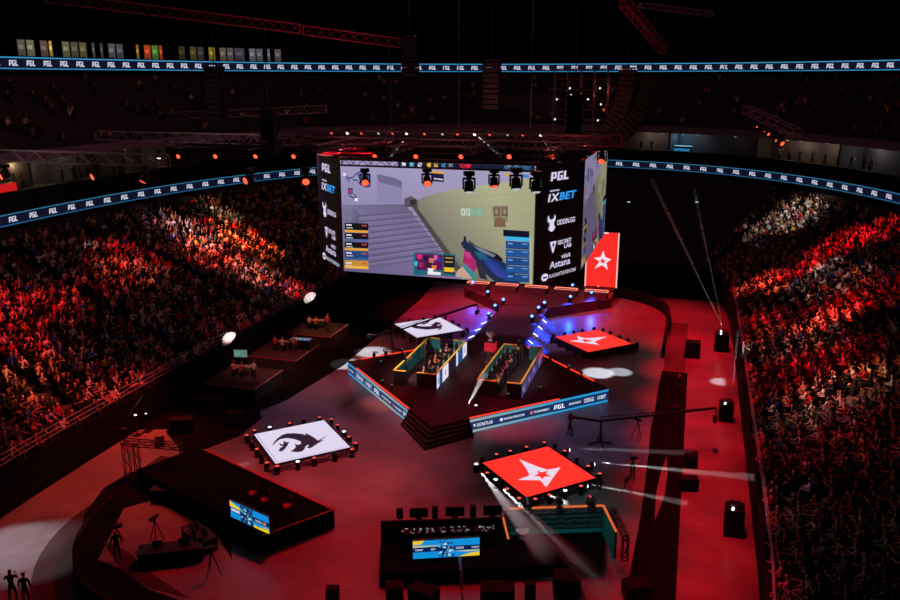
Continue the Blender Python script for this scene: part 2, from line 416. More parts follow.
# black carpet strip down the right side of the floor, with a lens-shaped gap
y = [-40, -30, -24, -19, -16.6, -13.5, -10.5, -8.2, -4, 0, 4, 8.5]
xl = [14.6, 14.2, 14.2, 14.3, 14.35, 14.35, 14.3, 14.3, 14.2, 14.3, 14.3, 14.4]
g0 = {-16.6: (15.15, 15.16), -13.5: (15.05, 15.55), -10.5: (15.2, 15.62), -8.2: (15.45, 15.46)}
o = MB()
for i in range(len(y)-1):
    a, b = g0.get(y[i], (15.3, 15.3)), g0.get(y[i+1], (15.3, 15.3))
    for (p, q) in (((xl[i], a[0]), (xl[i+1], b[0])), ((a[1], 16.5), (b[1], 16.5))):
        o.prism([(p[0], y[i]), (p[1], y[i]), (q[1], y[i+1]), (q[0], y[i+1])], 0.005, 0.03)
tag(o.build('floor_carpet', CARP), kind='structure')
o = MB(); o.prism([(14.5, 8.5), (16.3, 8.5), (16.3, 23.4), (14.5, 23.4)], 0.003, 0.015); tag(o.build('floor_walkway', mat('walkway', (70, 62, 66), 0.6)), kind='structure')
# black floor area at far left below the side stand
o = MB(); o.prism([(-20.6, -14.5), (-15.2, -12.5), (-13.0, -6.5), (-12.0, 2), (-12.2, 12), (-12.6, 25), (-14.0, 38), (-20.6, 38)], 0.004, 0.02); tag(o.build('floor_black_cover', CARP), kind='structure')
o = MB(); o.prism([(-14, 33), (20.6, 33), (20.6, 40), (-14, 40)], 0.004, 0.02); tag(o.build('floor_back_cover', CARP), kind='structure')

# ------------------------------------------------------------------ LED floor screens
DR1 = [(-1.4,-1.4),(-1.61,-0.82),(-1.67,-0.2),(-1.64,0.36),(-1.45,0.71),(-0.95,0.91),(-0.42,0.94),(-0.04,0.84),(-0.32,1.17),(0.1,0.98),(0.56,0.7),(0.9,0.45),(1.09,0.27),(1.35,1.3),(1.25,0.27),(1.47,0.62),(1.28,-0.14),(1.2,-0.63),(1.14,-0.92),(0.85,-0.96),(0.88,-0.61),(0.72,-0.5),(0.7,-0.78),(0.83,-1.19),(0.82,-1.53),(0.6,-1.71),(0.1,-1.74),(0.17,-1.28),(0.09,-0.96),(-0.21,-0.54),(0.1,-0.73),(0.23,-0.46),(0.03,-0.17),(-0.5,0.03),(-1.05,0.06),(-1.43,-0.25),(-1.47,-0.78)]
DR2 = [(-1.22,-0.84),(-0.84,-0.96),(-1.07,-0.42),(-0.78,-0.57),(-0.69,-0.38),(-0.55,-0.8),(-0.48,-1.13),(-0.41,-1.56),(-0.44,-1.9),(-0.67,-1.91),(-0.79,-1.45),(-0.69,-1.19),(-0.95,-1.15)]
STA = [(-1.41,1.11),(-0.02,0.39),(0.56,0.19),(1.29,0.74),(1.11,-0.5),(0.89,-2.07),(0.4,-1.3),(-0.92,-1.63),(-0.39,-0.95),(-0.37,-0.8),(-0.72,-0.04)]
STB = [(-0.02,-0.11),(0.26,-0.29),(0.63,0.04),(0.57,-0.41),(0.94,-0.62),(0.57,-0.79),(0.47,-1.18),(0.3,-0.87),(-0.12,-0.87),(0.14,-0.54)]
def truss(mb, a, b, w=0.3, n=None, t=0.05, up=(0, 0, 1)):
    a, b = Vector(a), Vector(b); d = (b-a).normalized(); up = Vector(up); s = d.cross(up).normalized()*w/2; u = s.cross(d).normalized()*w/2
    L = (b-a).length; n = n or max(2, int(L/(w*1.2))); cor = [s+u, s-u, -s-u, -s+u]
    for c in cor: mb.bar(a+c, b+c, t)
    for k in range(n):
        p, q = a+(b-a)*(k/n), a+(b-a)*((k+1)/n)
        for i in range(4):
            c0, c1 = cor[i], cor[(i+1) % 4]
            mb.bar(p+(c0 if k % 2 else c1), q+(c1 if k % 2 else c0), t*0.6)
    for p in (a, b):
        for i in range(4): mb.bar(p+cor[i], p+cor[(i+1) % 4], t)
    return mb
W_ = (222, 214, 238); R_ = (255, 52, 42)
for (cx, cy, kind, rot, lab, mirror) in (
        (-8.1, -13.7, 'd', 0, 'white floor screen with black beast logo, nearest and largest white one', 1),
        (7.9, -13.4, 's', 0, 'red floor screen with white star, nearest one in front of the stage', 1),
        (-7.95, 13.4, 'd', PI, 'small white floor screen with black logo, far side behind left booth', -1),
        (7.95, 13.75, 's', -PI/2, 'red floor screen with white star, far side beyond the stage', 1)):
    root = empty('floor_screen', (cx, cy, 0), 0, lab, 'floor screen', 'square floor screens round the stage')
    d = 3.6
    cor = [(-d, 0), (0, -d), (d, 0), (0, d)]
    b = MB(); b.prism(cor, 0.36, 0.49); wp(b.build('deck', BLK), root).matrix_parent_inverse = Matrix.Identity(4)
    fr = MB()
    for i in range(4):
        p, q = cor[i], cor[(i+1) % 4]; k = 1.05
        truss(fr, (p[0]*k, p[1]*k, 0.2), (q[0]*k, q[1]*k, 0.2), 0.28, 16, 0.045)
    wp(fr.build('truss_frame', TRUSSM if kind == 'd' else TRUSSB), root).matrix_parent_inverse = Matrix.Identity(4)
    A = Art(); A.poly([(x*0.985, y*0.985) for x, y in cor], W_ if kind == 'd' else R_)
    A.build('led_surface', (0, 0, 0.49), (1, 0, 0), (0, 1, 0), LED, root)
    B = Art(); c, s = math.cos(rot), math.sin(rot)
    def tr(P, m=1): return [(x*c*m-y*s, x*s*m+y*c) for x, y in P]
    if kind == 'd': B.poly(tr(DR1, mirror), (34, 26, 44), 2); B.poly(tr(DR2, mirror), (34, 26, 44), 2)
    else: B.poly(tr(STA), (235, 215, 235), 2); B.poly(tr(STB), R_, 3)
    if kind == 'd':
        for i in (1,):   # patterned border strip along the two near edges
            for k in range(26):
                t = (k+.5)/26; e = 0.93
                for (p, q) in ((cor[0], cor[1]), (cor[1], cor[2])):
                    x = (p[0]*(1-t)+q[0]*t)*e; y2 = (p[1]*(1-t)+q[1]*t)*e
                    B.poly([(x-.05, y2), (x, y2-.05), (x+.05, y2), (x, y2+.05)], (60, 50, 80), 2)
    B.build('logo', (0, 0, 0.50), (1, 0, 0), (0, 1, 0), LEDQ, root)

# ------------------------------------------------------------------ moving-head lamps
def make_head(lens, name='moving_head_lamp'):
    root = empty(name)
    b = MB(); b.box((0, 0, 0.06), (0.3, 0.26, 0.12)); b.tube((0, 0, .12), (0, 0, .17), .09); b.build('base', BLK, root, 0.02)
    y = MB(); y.box((0, 0, .2), (.34, .12, .05)); y.box((-.16, 0, .34), (.04, .1, .3)); y.box((.16, 0, .34), (.04, .1, .3)); y.build('yoke', BLK, root)
    h = MB(); h.lathe([(.06, .24), (.12, .28), (.13, .45), (.145, .5), (.145, .56), (.13, .57)], n=12)
    hd = h.build('lamp_head', BLK, root)
    l = MB(); l.lathe([(.118, .571), (.11, .585), (.06, .6), (0.001, .605)], n=12); l.build('lens', lens, hd)
    return root
L_RED = emat('red_lens', (255, 92, 70), 1.1); L_GLI = emat('glint_lens', (190, 205, 215), .8); L_WHT = emat('white_lens', (240, 245, 255), 4.0); L_BLU = emat('blue_lens', (70, 130, 255), 5.0)
L_OFF = mat('unlit_lens', (40, 40, 46), 0.1); L_TEAL = emat('teal_lens', (120, 200, 200), 0.5)
L_HOT = emat('hot_red_lens', (255, 84, 52), 1.9)
PROTO = {}
def place_head(kind, loc, rz=0, s=1.0, label='', group=None, tilt=None, flip=False, name='moving_head_lamp'):
    if kind not in PROTO: PROTO[kind] = (make_head({'red': L_RED, 'white': L_WHT, 'blue': L_BLU, 'off': L_OFF, 'teal': L_TEAL, 'hot': L_HOT, 'glint': L_GLI}[kind]), True)
    pr, first = PROTO[kind]
    o = pr if first else copy_tree(pr); PROTO[kind] = (pr, False)
    o.location = loc; o.rotation_euler = (PI if flip else 0, 0, rz); o.scale = (s, s, s)
    if tilt is not None:
        for ch in o.children:
            if ch.name.startswith('lamp_head'): ch.location = (0, -0.38*math.sin(tilt), 0.38*(1-math.cos(tilt))); ch.rotation_euler = (-tilt, 0, 0)
    else:
        for ch in o.children:
            if ch.name.startswith('lamp_head'): ch.location = (0, 0, 0); ch.rotation_euler = (0, 0, 0)
    return tag(o, label, 'stage lamp', group)
ORD = ['first', 'second', 'third', 'fourth', 'fifth', 'sixth', 'seventh', 'eighth', 'ninth', 'tenth', 'eleventh', 'twelfth', 'thirteenth', 'fourteenth']
SIDE = ['near left', 'near right', 'far right', 'far left']
PAT = {'nw': ['red off red off red', 'red white red off red', 'red red white red red', 'red off red white red'],
       'nr': ['white red white red red', 'red red white red off', 'red red off red off', 'red red red red off'],
       'fw': ['off off off off', 'off off off off', 'off off off off', 'off off off off'], 'fr': ['off off off off off', 'off off off off', 'off off off off off', 'off off off off off']}
for (cx, cy, key, nm) in ((-8.1, -13.7, 'nw', 'near white floor screen'), (7.9, -13.4, 'nr', 'near red floor screen'), (-7.95, 13.4, 'fw', 'far white floor screen'), (7.95, 13.75, 'fr', 'far red floor screen')):
    d = 4.25; cor = [(-d, 0), (0, -d), (d, 0), (0, d)]
    for i in range(4):
        ks = PAT[key][i].split(); p, q = cor[i], cor[(i+1) % 4]
        for k, kd in enumerate(ks):
            t = (k+0.5)/len(ks)+random.uniform(-.03, .03)
            place_head(kd, (cx+p[0]*(1-t)+q[0]*t, cy+p[1]*(1-t)+q[1]*t, 0), random.uniform(0, 3), 1.0,
                       '%s black lamp, %s along the %s edge of the %s' % ({'red': 'red-glowing', 'white': 'white-beaming', 'off': 'unlit'}[kd], ORD[k], SIDE[i], nm), 'lamps round the '+nm)
    # the red lamps standing behind the near red screen
#PART3
# ------------------------------------------------------------------ main stage
SH = 1.1; SD = 10.7; SY = 0.3
stage = empty('main_stage', (0, SY, 0), 0, 'dark diamond-shaped player stage with sponsor-lettered sides in the middle of the floor', 'stage')
def sp(o): o.parent = stage; return o
LC, RC, BC, FC = (-SD, 0), (SD, 0), (0, SD), (0, -SD)
b = MB(); b.prism([LC, (-2.5, -8.2), (2.1, -8.6), RC, (2.4, 8.3), (-2.4, 8.3)], 0, SH); sp(b.build('deck', STAGEM))
b = MB(); b.prism([(-2.5, -8.2), (0, -10.7), (2.1, -8.6)], 0, SH-.001); sp(b.build('deck_nose', STAGEM))
for k in range(1, 5):
    e = 0.42*k; b = MB(); q = 0.21*k; z = SH-0.22*k
    b.prism([(-2.5-q*.55, -8.2-q*.55), (0, -10.7-e*.85), (2.1+q*.55, -8.6-q*.55), (2.1+q*.1, -8.6+.1), (0, -10.7+.05-e*.0), (-2.5-q*.1, -8.2+.1)], 0.0, z)
    s = sp(b.build('stair_step', STEPM))
    n = MB(); n.bar((-2.5-q*.55, -8.2-q*.55, z+.012), (0, -10.7-e*.85, z+.012), .05, .02); n.bar((0, -10.7-e*.85, z+.012), (2.1+q*.55, -8.6-q*.55, z+.012), .05, .02)
    n.build('edge_strip', mat('brass_edge', (92, 62, 40), 0.5, 0.2), s)
def fascia(a, b_, texts, name, warm_at):
    a = Vector((a[0], a[1], 0)); c = Vector((b_[0], b_[1], 0)); L = (c-a).length; ud = (c-a).normalized()
    m = MB(); m.wall((a.x, a.y), (c.x, c.y), 0.0, SH, 0.12); f = sp(m.build(name, BLK))
    A = Art(); n = 12
    nav = (12, 50, 98); bl = (40, 150, 210); gr = (150, 165, 175); ye = (190, 190, 110)
    def mixc(p, q, t): return tuple(int(p[i]*(1-t)+q[i]*t) for i in range(3))
    for k in range(n):
        u0, u1 = L*k/n, L*(k+1)/n
        t0 = max(0, 1-abs(u0-warm_at*L)/(L*0.75)); t1 = max(0, 1-abs(u1-warm_at*L)/(L*0.75))
        c0, c1 = mixc(bl, gr, t0), mixc(bl, gr, t1)
        A.rect(u0, 0, u1, SH, nav); A.rect(u0, .05, u1, .2, None, 2, [c0, c1, c1, c0]); A.rect(u0, SH-.2, u1, SH-.04, None, 2, [c0, c1, c1, c0])
        if t0 > .3: A.rect(u0, SH-.24, u1, SH-.2, mixc(bl, ye, t0), 2); A.rect(u0, .2, u1, .235, mixc(bl, ye, t0), 2)
    nrm = ud.cross(Vector((0, 0, 1)))
    A.build('led_band', a+nrm*.065, ud, (0, 0, 1), LED, f)
    B = Art()
    for (t, u0, u1, h, col) in texts:
        x0, x1 = u0*L, u1*L; y0 = SH/2-h/2-.0; y1 = y0+h
        if t == 'PGL': B.pgl(x0, y0, x1, y1, (235, 235, 250)); continue
        if t.startswith('v '): B.poly([(x0, y1), (x0+.22, y1), (x0+.12, y0), (x0+.1, y0)], (230, 235, 245), 3); x0 += .3; t = t[2:]
        if t.startswith('o '):
            B.poly([(x0+.12+.13*math.cos(i*.628), (y0+y1)/2+.13*math.sin(i*.628)) for i in range(10)], col, 3); x0 += .33; t = t[2:]
        B.text(t, x0, y0, x1, y1, (235, 238, 250) if t == '1X' or 'E' in t or 'O' in t or 'K' in t else col, 3)
    B.build('lettering', a+nrm*.08, ud, (0, 0, 1), LEDQ, f); return f
WHITE = (232, 236, 250); CY = (90, 190, 245)
fascia((-SD, 0), (-2.5, -8.2), [('ASTANA', .02, .12, .16, WHITE), ('ODDIN.GG', .16, .29, .34, WHITE), ('1X', .335, .375, .3, WHITE), ('BET', .38, .44, .3, CY), ('PGL', .485, .57, .34, WHITE), ('v SECRETLAB', .61, .75, .16, WHITE), ('o TOURNAMENT', .78, .92, .15, (200, 80, 90)), ('PGL', .94, .995, .34, WHITE)], 'fascia_panel', .65)
fascia((2.1, -8.6), (SD, 0), [('v SECRETLAB', .02, .15, .24, WHITE), ('o KAZAKHTELECOM', .2, .37, .16, (230, 235, 250)), ('o TOURNAMENT', .41, .55, .17, (215, 90, 110)), ('PGL', .585, .665, .34, WHITE), ('SKINPORTS', .695, .785, .17, WHITE), ('ODDIN.GG', .81, .885, .34, WHITE), ('1X', .915, .94, .3, WHITE), ('BET', .942, .98, .3, CY)], 'fascia_panel', .0)
STR = emat('red_led_strip', (255, 60, 30), 1.3, sample=True)
for (a, c) in (((-SD+1.3, -1.35), (-2.5, -8.15)), ((2.1, -8.55), (SD-3.2, -3.25)), ((SD-1.2, 1.2), (2.9, 7.85)), ((-SD+.8, .8), (-5.2, 5.5))):
    m = MB(); m.bar((a[0], a[1], SH+.03), (c[0], c[1], SH+.03), .1, .06); sp(m.build('light_strip', STR))
for (a, c) in (((SD, 0), (2.4, 8.3)), ((-2.4, 8.3), (-SD, 0))):
    m = MB(); m.wall(a, c, 0, SH-.01, .1); sp(m.build('back_fascia', BLKM))
# small footlights on the stage deck
for k, (px, py, kd) in enumerate(((366, 349, 'off'), (378, 383, 'teal'), (392, 387, 'teal'), (373, 355, 'off'), (381, 363, 'teal'), (367, 340, 'teal'), (476, 408, 'white'), (540, 389, 'teal'), (508, 396, 'teal'), (555, 357, 'off'), (577, 367, 'teal'), (595, 374, 'off'), (519, 342, 'teal'), (405, 408, 'off'))):
    p = at_z(px, py+3, SH)
    if abs(p.x)+abs(p.y-SY) > SD-.3: s = (SD-.35)/(abs(p.x)+abs(p.y-SY)); p = Vector((p.x*s, SY+(p.y-SY)*s, SH))
    place_head(kd, (p.x, p.y, SH), k, 0.75, 'small %s footlight on the stage deck, %s one counted clockwise from the back left' % ({'off': 'dark', 'teal': 'pale teal', 'white': 'white-beaming'}[kd], ORD[k]), 'footlights on the stage deck')

# ------------------------------------------------------------------ people
HAIRC = [(26, 20, 16), (60, 40, 26), (20, 18, 20), (110, 80, 45)]
def skin_mesh(name, joints, edges, level, hairlong=0.0, cap=False):
    me = bpy.data.meshes.new(name); keys = list(joints); ix = {k: i for i, k in enumerate(keys)}
    me.from_pydata([joints[k][0] for k in keys], [(ix[a], ix[b]) for a, b in edges], [])
    o = bpy.data.objects.new(name, me); COL.objects.link(o)
    sk = o.modifiers.new('skin', 'SKIN'); sk.use_smooth_shade = True; sk.branch_smoothing = 0.6
    for k in keys:
        v = me.skin_vertices[0].data[ix[k]]; r = joints[k][1]; v.radius = r if isinstance(r, tuple) else (r, r)
        v.use_root = (k == 'pelvis')
    if level: s = o.modifiers.new('sub', 'SUBSURF'); s.levels = level; s.render_levels = level
    bpy.context.view_layer.update()
    m2 = bpy.data.meshes.new_from_object(o.evaluated_get(bpy.context.evaluated_depsgraph_get()))
    bpy.data.objects.remove(o); return m2
def pose_joints(kind):
    """joint positions for a seated or standing figure facing +Y; feet at z = 0"""
    J = {}
    seated = kind.startswith('sit')
    hz = 0.52 if seated else 0.95; lean = 0.05
    if kind == 'sit_lean': lean = 0.2
    J['pelvis'] = ((0, 0, hz), (.15, .11)); J['waist'] = ((0, lean*.2, hz+.16), (.125, .09)); J['chest'] = ((0, lean*.7, hz+.38), (.165, .105))
    J['neck'] = ((0, lean, hz+.55), .058); J['head0'] = ((0, lean+.02, hz+.63), (.075, .085)); J['head1'] = ((0, lean+.03, hz+.74), (.088, .105)); J['head2'] = ((0, lean+.02, hz+.82), (.07, .085))
    E = [('pelvis', 'waist'), ('waist', 'chest'), ('chest', 'neck'), ('neck', 'head0'), ('head0', 'head1'), ('head1', 'head2')]
    for s, n in ((-1, 'l'), (1, 'r')):
        sh = Vector((s*.2, lean, hz+.47)); J['sh'+n] = (tuple(sh), .06)
        if kind == 'sit_lap': el, wr = sh+Vector((s*.06, .08, -.27)), sh+Vector((-s*.06, .3, -.3))
        elif kind == 'sit_clap': el, wr = sh+Vector((s*.09, .14, -.22)), sh+Vector((-s*.13, .36, -.1))
        elif kind == 'sit_up': el, wr = sh+Vector((s*.13, .1, .14)), sh+Vector((s*.1, .14, .4))
        elif kind == 'sit_one' and s > 0: el, wr = sh+Vector((s*.12, .12, .1)), sh+Vector((s*.05, .2, .34))
        elif kind in ('sit_one', 'sit_lean'): el, wr = sh+Vector((s*.05, .16, -.22)), sh+Vector((-s*.03, .4, -.22))
        elif kind == 'sit_desk': el, wr = sh+Vector((s*.07, .16, -.2)), sh+Vector((-s*.04, .42, -.2))
        elif kind == 'stand': el, wr = sh+Vector((s*.06, -.02, -.28)), sh+Vector((s*.06, .08, -.52))
        elif kind == 'stand_hold': el, wr = sh+Vector((s*.08, .12, -.2)), sh+Vector((-s*.05, .36, -.08))
        elif kind == 'stand_up': el, wr = sh+Vector((s*.12, .12, .02)), sh+Vector((s*.02, .25, .2))
        else: el, wr = sh+Vector((s*.08, .05, -.26)), sh+Vector((-s*.1, .22, -.25))
        ha = wr+(wr-el).normalized()*.08
        J['el'+n] = (tuple(el), .045); J['wr'+n] = (tuple(wr), .03); J['ha'+n] = (tuple(ha), (.042, .022))
        E += [('chest', 'sh'+n), ('sh'+n, 'el'+n), ('el'+n, 'wr'+n), ('wr'+n, 'ha'+n)]
        if seated:
            J['hip'+n] = ((s*.1, .06, hz-.02), .088); J['kn'+n] = ((s*.13, .46, hz+.0), .062); J['an'+n] = ((s*.12, .47, .1), .042); J['to'+n] = ((s*.13, .63, .04), (.045, .035))
        else:
            st = .1 if kind == 'stand_hold' else 0
            J['hip'+n] = ((s*.1, 0, hz-.08), .092); J['kn'+n] = ((s*.12, .03+s*st, .5), .062); J['an'+n] = ((s*.13, -.02+s*st, .09), .043); J['to'+n] = ((s*.15, .15+s*st, .04), (.045, .035))
        E += [('pelvis', 'hip'+n), ('hip'+n, 'kn'+n), ('kn'+n, 'an'+n), ('an'+n, 'to'+n)]
    return J, E, hz, lean
def zones(me, J, hz, lean, seated, sleeves=True, longhair=False):
    """0 shirt, 1 trousers, 2 skin, 3 hair, 4 shoes by nearest body region"""
    out = []
    for p in me.polygons:
        c = Vector(p.center)
        hd = Vector((0, lean+.02, hz+.73)); w = 0
        if (c-hd).length < .2 and c.z > hz+.56:
            face = (c.y-hd.y) > .015 and c.z < hz+.815
            w = 2 if face else 3
            if c.z < hz+.62: w = 2
            if longhair and c.y-hd.y <= .015: w = 3
        elif min((c-Vector(J['ha'+n][0])).length for n in 'lr') < .1: w = 2
        elif not sleeves and min((c-Vector(J['el'+n][0]).lerp(Vector(J['wr'+n][0]), .5)).length for n in 'lr') < .15: w = 2
        elif c.z < .12: w = 4
        elif (c.z < hz+.07) if not seated else (c.z < hz+.06): w = 1
        out.append(w)
    return out
def add_details(me, J, hz, lean, mats_out):
    """nose, ears, eyes, mouth and five fingers a hand, as extra shells of the same mesh"""
    vs = [tuple(v.co) for v in me.vertices]; fs = [list(p.vertices) for p in me.polygons]; ms = list(mats_out)
    m = MB(); z = hz+.73; y = lean+.03
    m.tube((0, y+.09, z+.03), (0, y+.125, z-.01), .008, .017, 5); m.tube((-.09, y-.01, z), (-.1, y-.01, z+.01), .026, .02, 6); m.tube((.09, y-.01, z), (.1, y-.01, z+.01), .026, .02, 6)
    nsk = len(m.f)
    for s, n in ((-1, 'l'), (1, 'r')):
        ha = Vector(J['ha'+n][0]); wr = Vector(J['wr'+n][0]); d = (ha-wr).normalized(); side = d.cross(Vector((0, 0, 1)))
        if side.length < .2: side = Vector((1, 0, 0))
        side.normalize(); up = side.cross(d)
        for i, L in enumerate((.07, .08, .075, .06)):
            a = ha+side*(i-1.5)*.02; k = a+d*L*.5-up*.006; m.tube(a-d*.02, k, .009, .008, 4); m.tube(k, k+d*L*.4-up*.022, .008, .006, 4)
        a = wr+d*.03-side*s*.03; m.tube(a, a+d*.04-side*s*.03, .011, .009, 4)
    nf = len(m.f)
    for s in (-1, 1): m.box((s*.035, y+.096, z+.03), (.022, .012, .01))
    m.box((0, y+.097, z-.045), (.045, .01, .008))
    b = len(vs); vs += m.v; fs += [[i+b for i in f] for f in m.f]; ms += [2]*nf+[3]*(len(m.f)-nf)
    r = bpy.data.meshes.new(me.name+'_full'); r.from_pydata(vs, [], fs); r.polygons.foreach_set('material_index', ms)
    for p in r.polygons: p.use_smooth = True
    return r
POSES = ['sit_lap', 'sit_clap', 'sit_up', 'sit_one', 'sit_lean', 'sit_desk', 'stand', 'stand_hold', 'stand_up']
HI = {}; LO = {}
for k, ps in enumerate(POSES):
    J, E, hz, lean = pose_joints(ps); seated = ps.startswith('sit')
    me = skin_mesh('person_'+ps, J, E, 1)
    z = zones(me, J, hz, lean, seated, sleeves=(k % 2 == 0), longhair=(k % 3 == 1)); full = add_details(me, J, hz, lean, z)
    for m in (SHIRT, PANTS, SKIN, HAIR, SHOE): full.materials.append(m)
    HI[ps] = full
    if seated and ps != 'sit_desk':
        lo = skin_mesh('lo_'+ps, J, E, 0); zz = zones(lo, J, hz, lean, True, sleeves=(k % 2 == 0))
        LO[ps] = (np.array([tuple(v.co) for v in lo.vertices], dtype=np.float32), [list(p.vertices) for p in lo.polygons], zz)
SHC = [('white', (225, 222, 220)), ('black', (22, 22, 26)), ('grey', (110, 108, 112)), ('red', (190, 30, 36)), ('navy', (28, 36, 80)), ('blue', (40, 90, 190)), ('beige', (200, 175, 140)), ('dark green', (30, 70, 45)), ('yellow', (220, 180, 60)), ('pink', (225, 150, 165))]
SHW = [.2, .36, .14, .08, .06, .05, .07, .03, .02, .03]
def person(pose, loc, rz, shirt, label, group=None, s=1.0):
    o = bpy.data.objects.new('person', HI[pose]); COL.objects.link(o); o.location = loc; o.rotation_euler = (0, 0, rz); o.scale = (s, s, s)
    o.color = RGB(*shirt); return tag(o, label, 'person', group)

# ------------------------------------------------------------------ player booths
def face(ax): return {'+x': -PI/2, '-x': PI/2, '+y': 0.0, '-y': PI}[ax]
def booth(x0, x1, y0, y1, side, lab):
    """low-walled desk pen; side = which long wall carries the team panels on its right face"""
    t = .1; h = 1.2; root = empty('player_booth', ((x0+x1)/2, (y0+y1)/2, SH), 0, lab, 'booth')
    cx, cy = (x0+x1)/2, (y0+y1)/2; a, b_, c, d = x0-cx, x1-cx, y0-cy, y1-cy
    W = [((a, c), (a, d), 'side_wall'), ((b_, c), (b_, d), 'side_wall'), ((a, c), (a+.95, c), 'front_wall'), ((b_-1.5, c), (b_, c), 'front_wall'), ((a, d), (a+1.1, d), 'back_wall'), ((b_-1.1, d), (b_, d), 'back_wall')]
    if side == 'R': W[2] = ((a, c), (a+1.35, c), 'front_wall'); W[3] = ((b_-1.0, c), (b_, c), 'front_wall')
    for p, q, nm in W:
        m = MB(); m.wall(p, q, 0, h, t); w = m.build(nm, BLKM, root)
        g = MB(); g.wall(p, q, h, h+.05, t+.04); g.build('top_trim', WOODY, w)
        # teal lining on the inner face
        L = MB(); p2, q2 = Vector(p), Vector(q); inn = (-(p2+q2)/2); dd = (q2-p2).normalized(); nr = Vector((-dd.y, dd.x)); nr = nr if nr.dot(inn) > 0 else -nr
        L.wall(p2+nr*(t/2+.012), q2+nr*(t/2+.012), .03, h-.02, .02); L.build('lining', TEAL, w)
    f = MB(); f.prism([(a, c), (b_, c), (b_, d), (a, d)], .005, .03); f.build('floor_mat', mat('booth_mat', (44, 38, 42), .8), root)
    A = Art(); L = d-c
    if side == 'L':
        A.rect(0, 0, L, h, (24, 18, 34)); u = [(0, .075, (225, 218, 240)), (.075, .17, (14, 74, 130)), (.17, .36, (225, 218, 240)), (.36, .62, (22, 20, 38)), (.62, .68, (225, 218, 240)), (.68, .85, (14, 74, 130)), (.85, 1, (225, 218, 240))]
        for p, q, col in u: A.rect(p*L, .02, q*L, h, col, 2)
        for uc in (.037, .925, .265):
            s = .32; A.poly([(uc*L+x*s*.5, h*.5+y2*s) for x, y2 in [(-.6, -.8), (-.5, .2), (.1, .9), (.9, .4), (.5, .1), (.8, -.9), (.1, -.4)]], (36, 28, 60), 3)
    else:
        A.rect(0, 0, L, h, (48, 40, 84))
        for i in range(9): A.poly([(i*L/9+.1, .1), (i*L/9+.35, .1), (i*L/9+.75, h-.15), (i*L/9+.55, h-.15)], [(80, 76, 150), (150, 120, 190), (52, 60, 130)][i % 3], 2)
        for i in range(4): B_ = .5+i*2.1; A.poly([(B_, .3), (B_+.2, .9), (B_+.45, .3), (B_+.2, .5)], (220, 190, 230), 3)
        A.rect(L*.84, .5, L*.97, .95, (200, 60, 90), 3)
    A.build('team_panel', (b_+t/2+.012, c, 0), (0, 1, 0), (0, 0, 1), LEDQ, root)
    return root
booth(-5.15, -1.8, -3.7, 4.8, 'L', 'left player booth with white and blue team panels and gold-trimmed low walls')
booth(1.5, 4.75, -3.8, 5.0, 'R', 'right player booth with violet patterned team panel and gold-trimmed low walls')
def make_desk(L):
    r = empty('gaming_desk'); m = MB(); m.box((0, 0, .72), (.75, L, .05)); m.build('desk_top', BLK, r, .01)
    for y in (-L/2+.1, -L/6, L/6, L/2-.1): m = MB(); m.box((0, y, .35), (.6, .06, .69)); m.build('leg_panel', BLKM, r)
    return r
def make_monitor():
    r = empty('monitor'); m = MB(); m.box((0, 0, .01), (.22, .3, .02)); m.tube((0, 0, .02), (0, 0, .25), .02); m.build('stand', BLK, r)
    m = MB(); m.box((0, 0, .38), (.04, .58, .34)); s = m.build('screen_case', BLK, r, .008)
    A = Art(); A.rect(0, 0, .54, .3, (70, 90, 110), 1, [(60, 66, 80), (90, 90, 80), (110, 120, 130), (60, 80, 120)]); A.rect(.2, .05, .4, .2, (150, 130, 100), 2)
    A.build('display', (-.022, .27, .23), (0, -1, 0), (0, 0, 1), LEDQ, s); return r
def make_chair():
    r = empty('gaming_chair'); m = MB(); m.box((0, 0, .46), (.5, .5, .1)); m.build('seat', BLK, r, .03)
    m = MB(); m.box((0, -.24, .85), (.5, .1, .75)); m.box((0, -.2, .62), (.56, .12, .2)); m.box((0, -.25, 1.26), (.28, .09, .14)); m.build('backrest', BLK, r, .03)
    m = MB(); m.tube((0, 0, .12), (0, 0, .42), .035)
    for k in range(5): a = k*2*PI/5; m.bar((0, 0, .12), (.3*math.cos(a), .3*math.sin(a), .06), .05)
    m.build('base', BLKM, r)
    for s in (-1, 1): m = MB(); m.box((s*.29, .02, .66), (.06, .28, .04)); m.box((s*.29, 0, .56), (.04, .05, .18)); m.build('armrest', BLKM, r)
    return r
def make_pc():
    r = empty('computer_tower'); m = MB(); m.box((0, 0, .23), (.22, .45, .45)); m.build('case', BLK, r, .01); A = Art(); A.rect(0, 0, .4, .4, (150, 150, 170)); A.rect(.08, .05, .3, .33, (40, 36, 50), 2); A.build('lit_side', (.112, -.2, .03), (0, 1, 0), (0, 0, 1), LEDQ, r); return r
DK, MO, CHR_, PC = make_desk(7.2), make_monitor(), make_chair(), make_pc()
first = {'d': 1, 'm': 1, 'c': 1, 'p': 1}
def use(key, proto):
    if first[key]: first[key] = 0; return proto
    return copy_tree(proto)
SHP = [(190, 170, 160), (60, 50, 56), (170, 140, 60), (90, 60, 60), (150, 150, 160)]
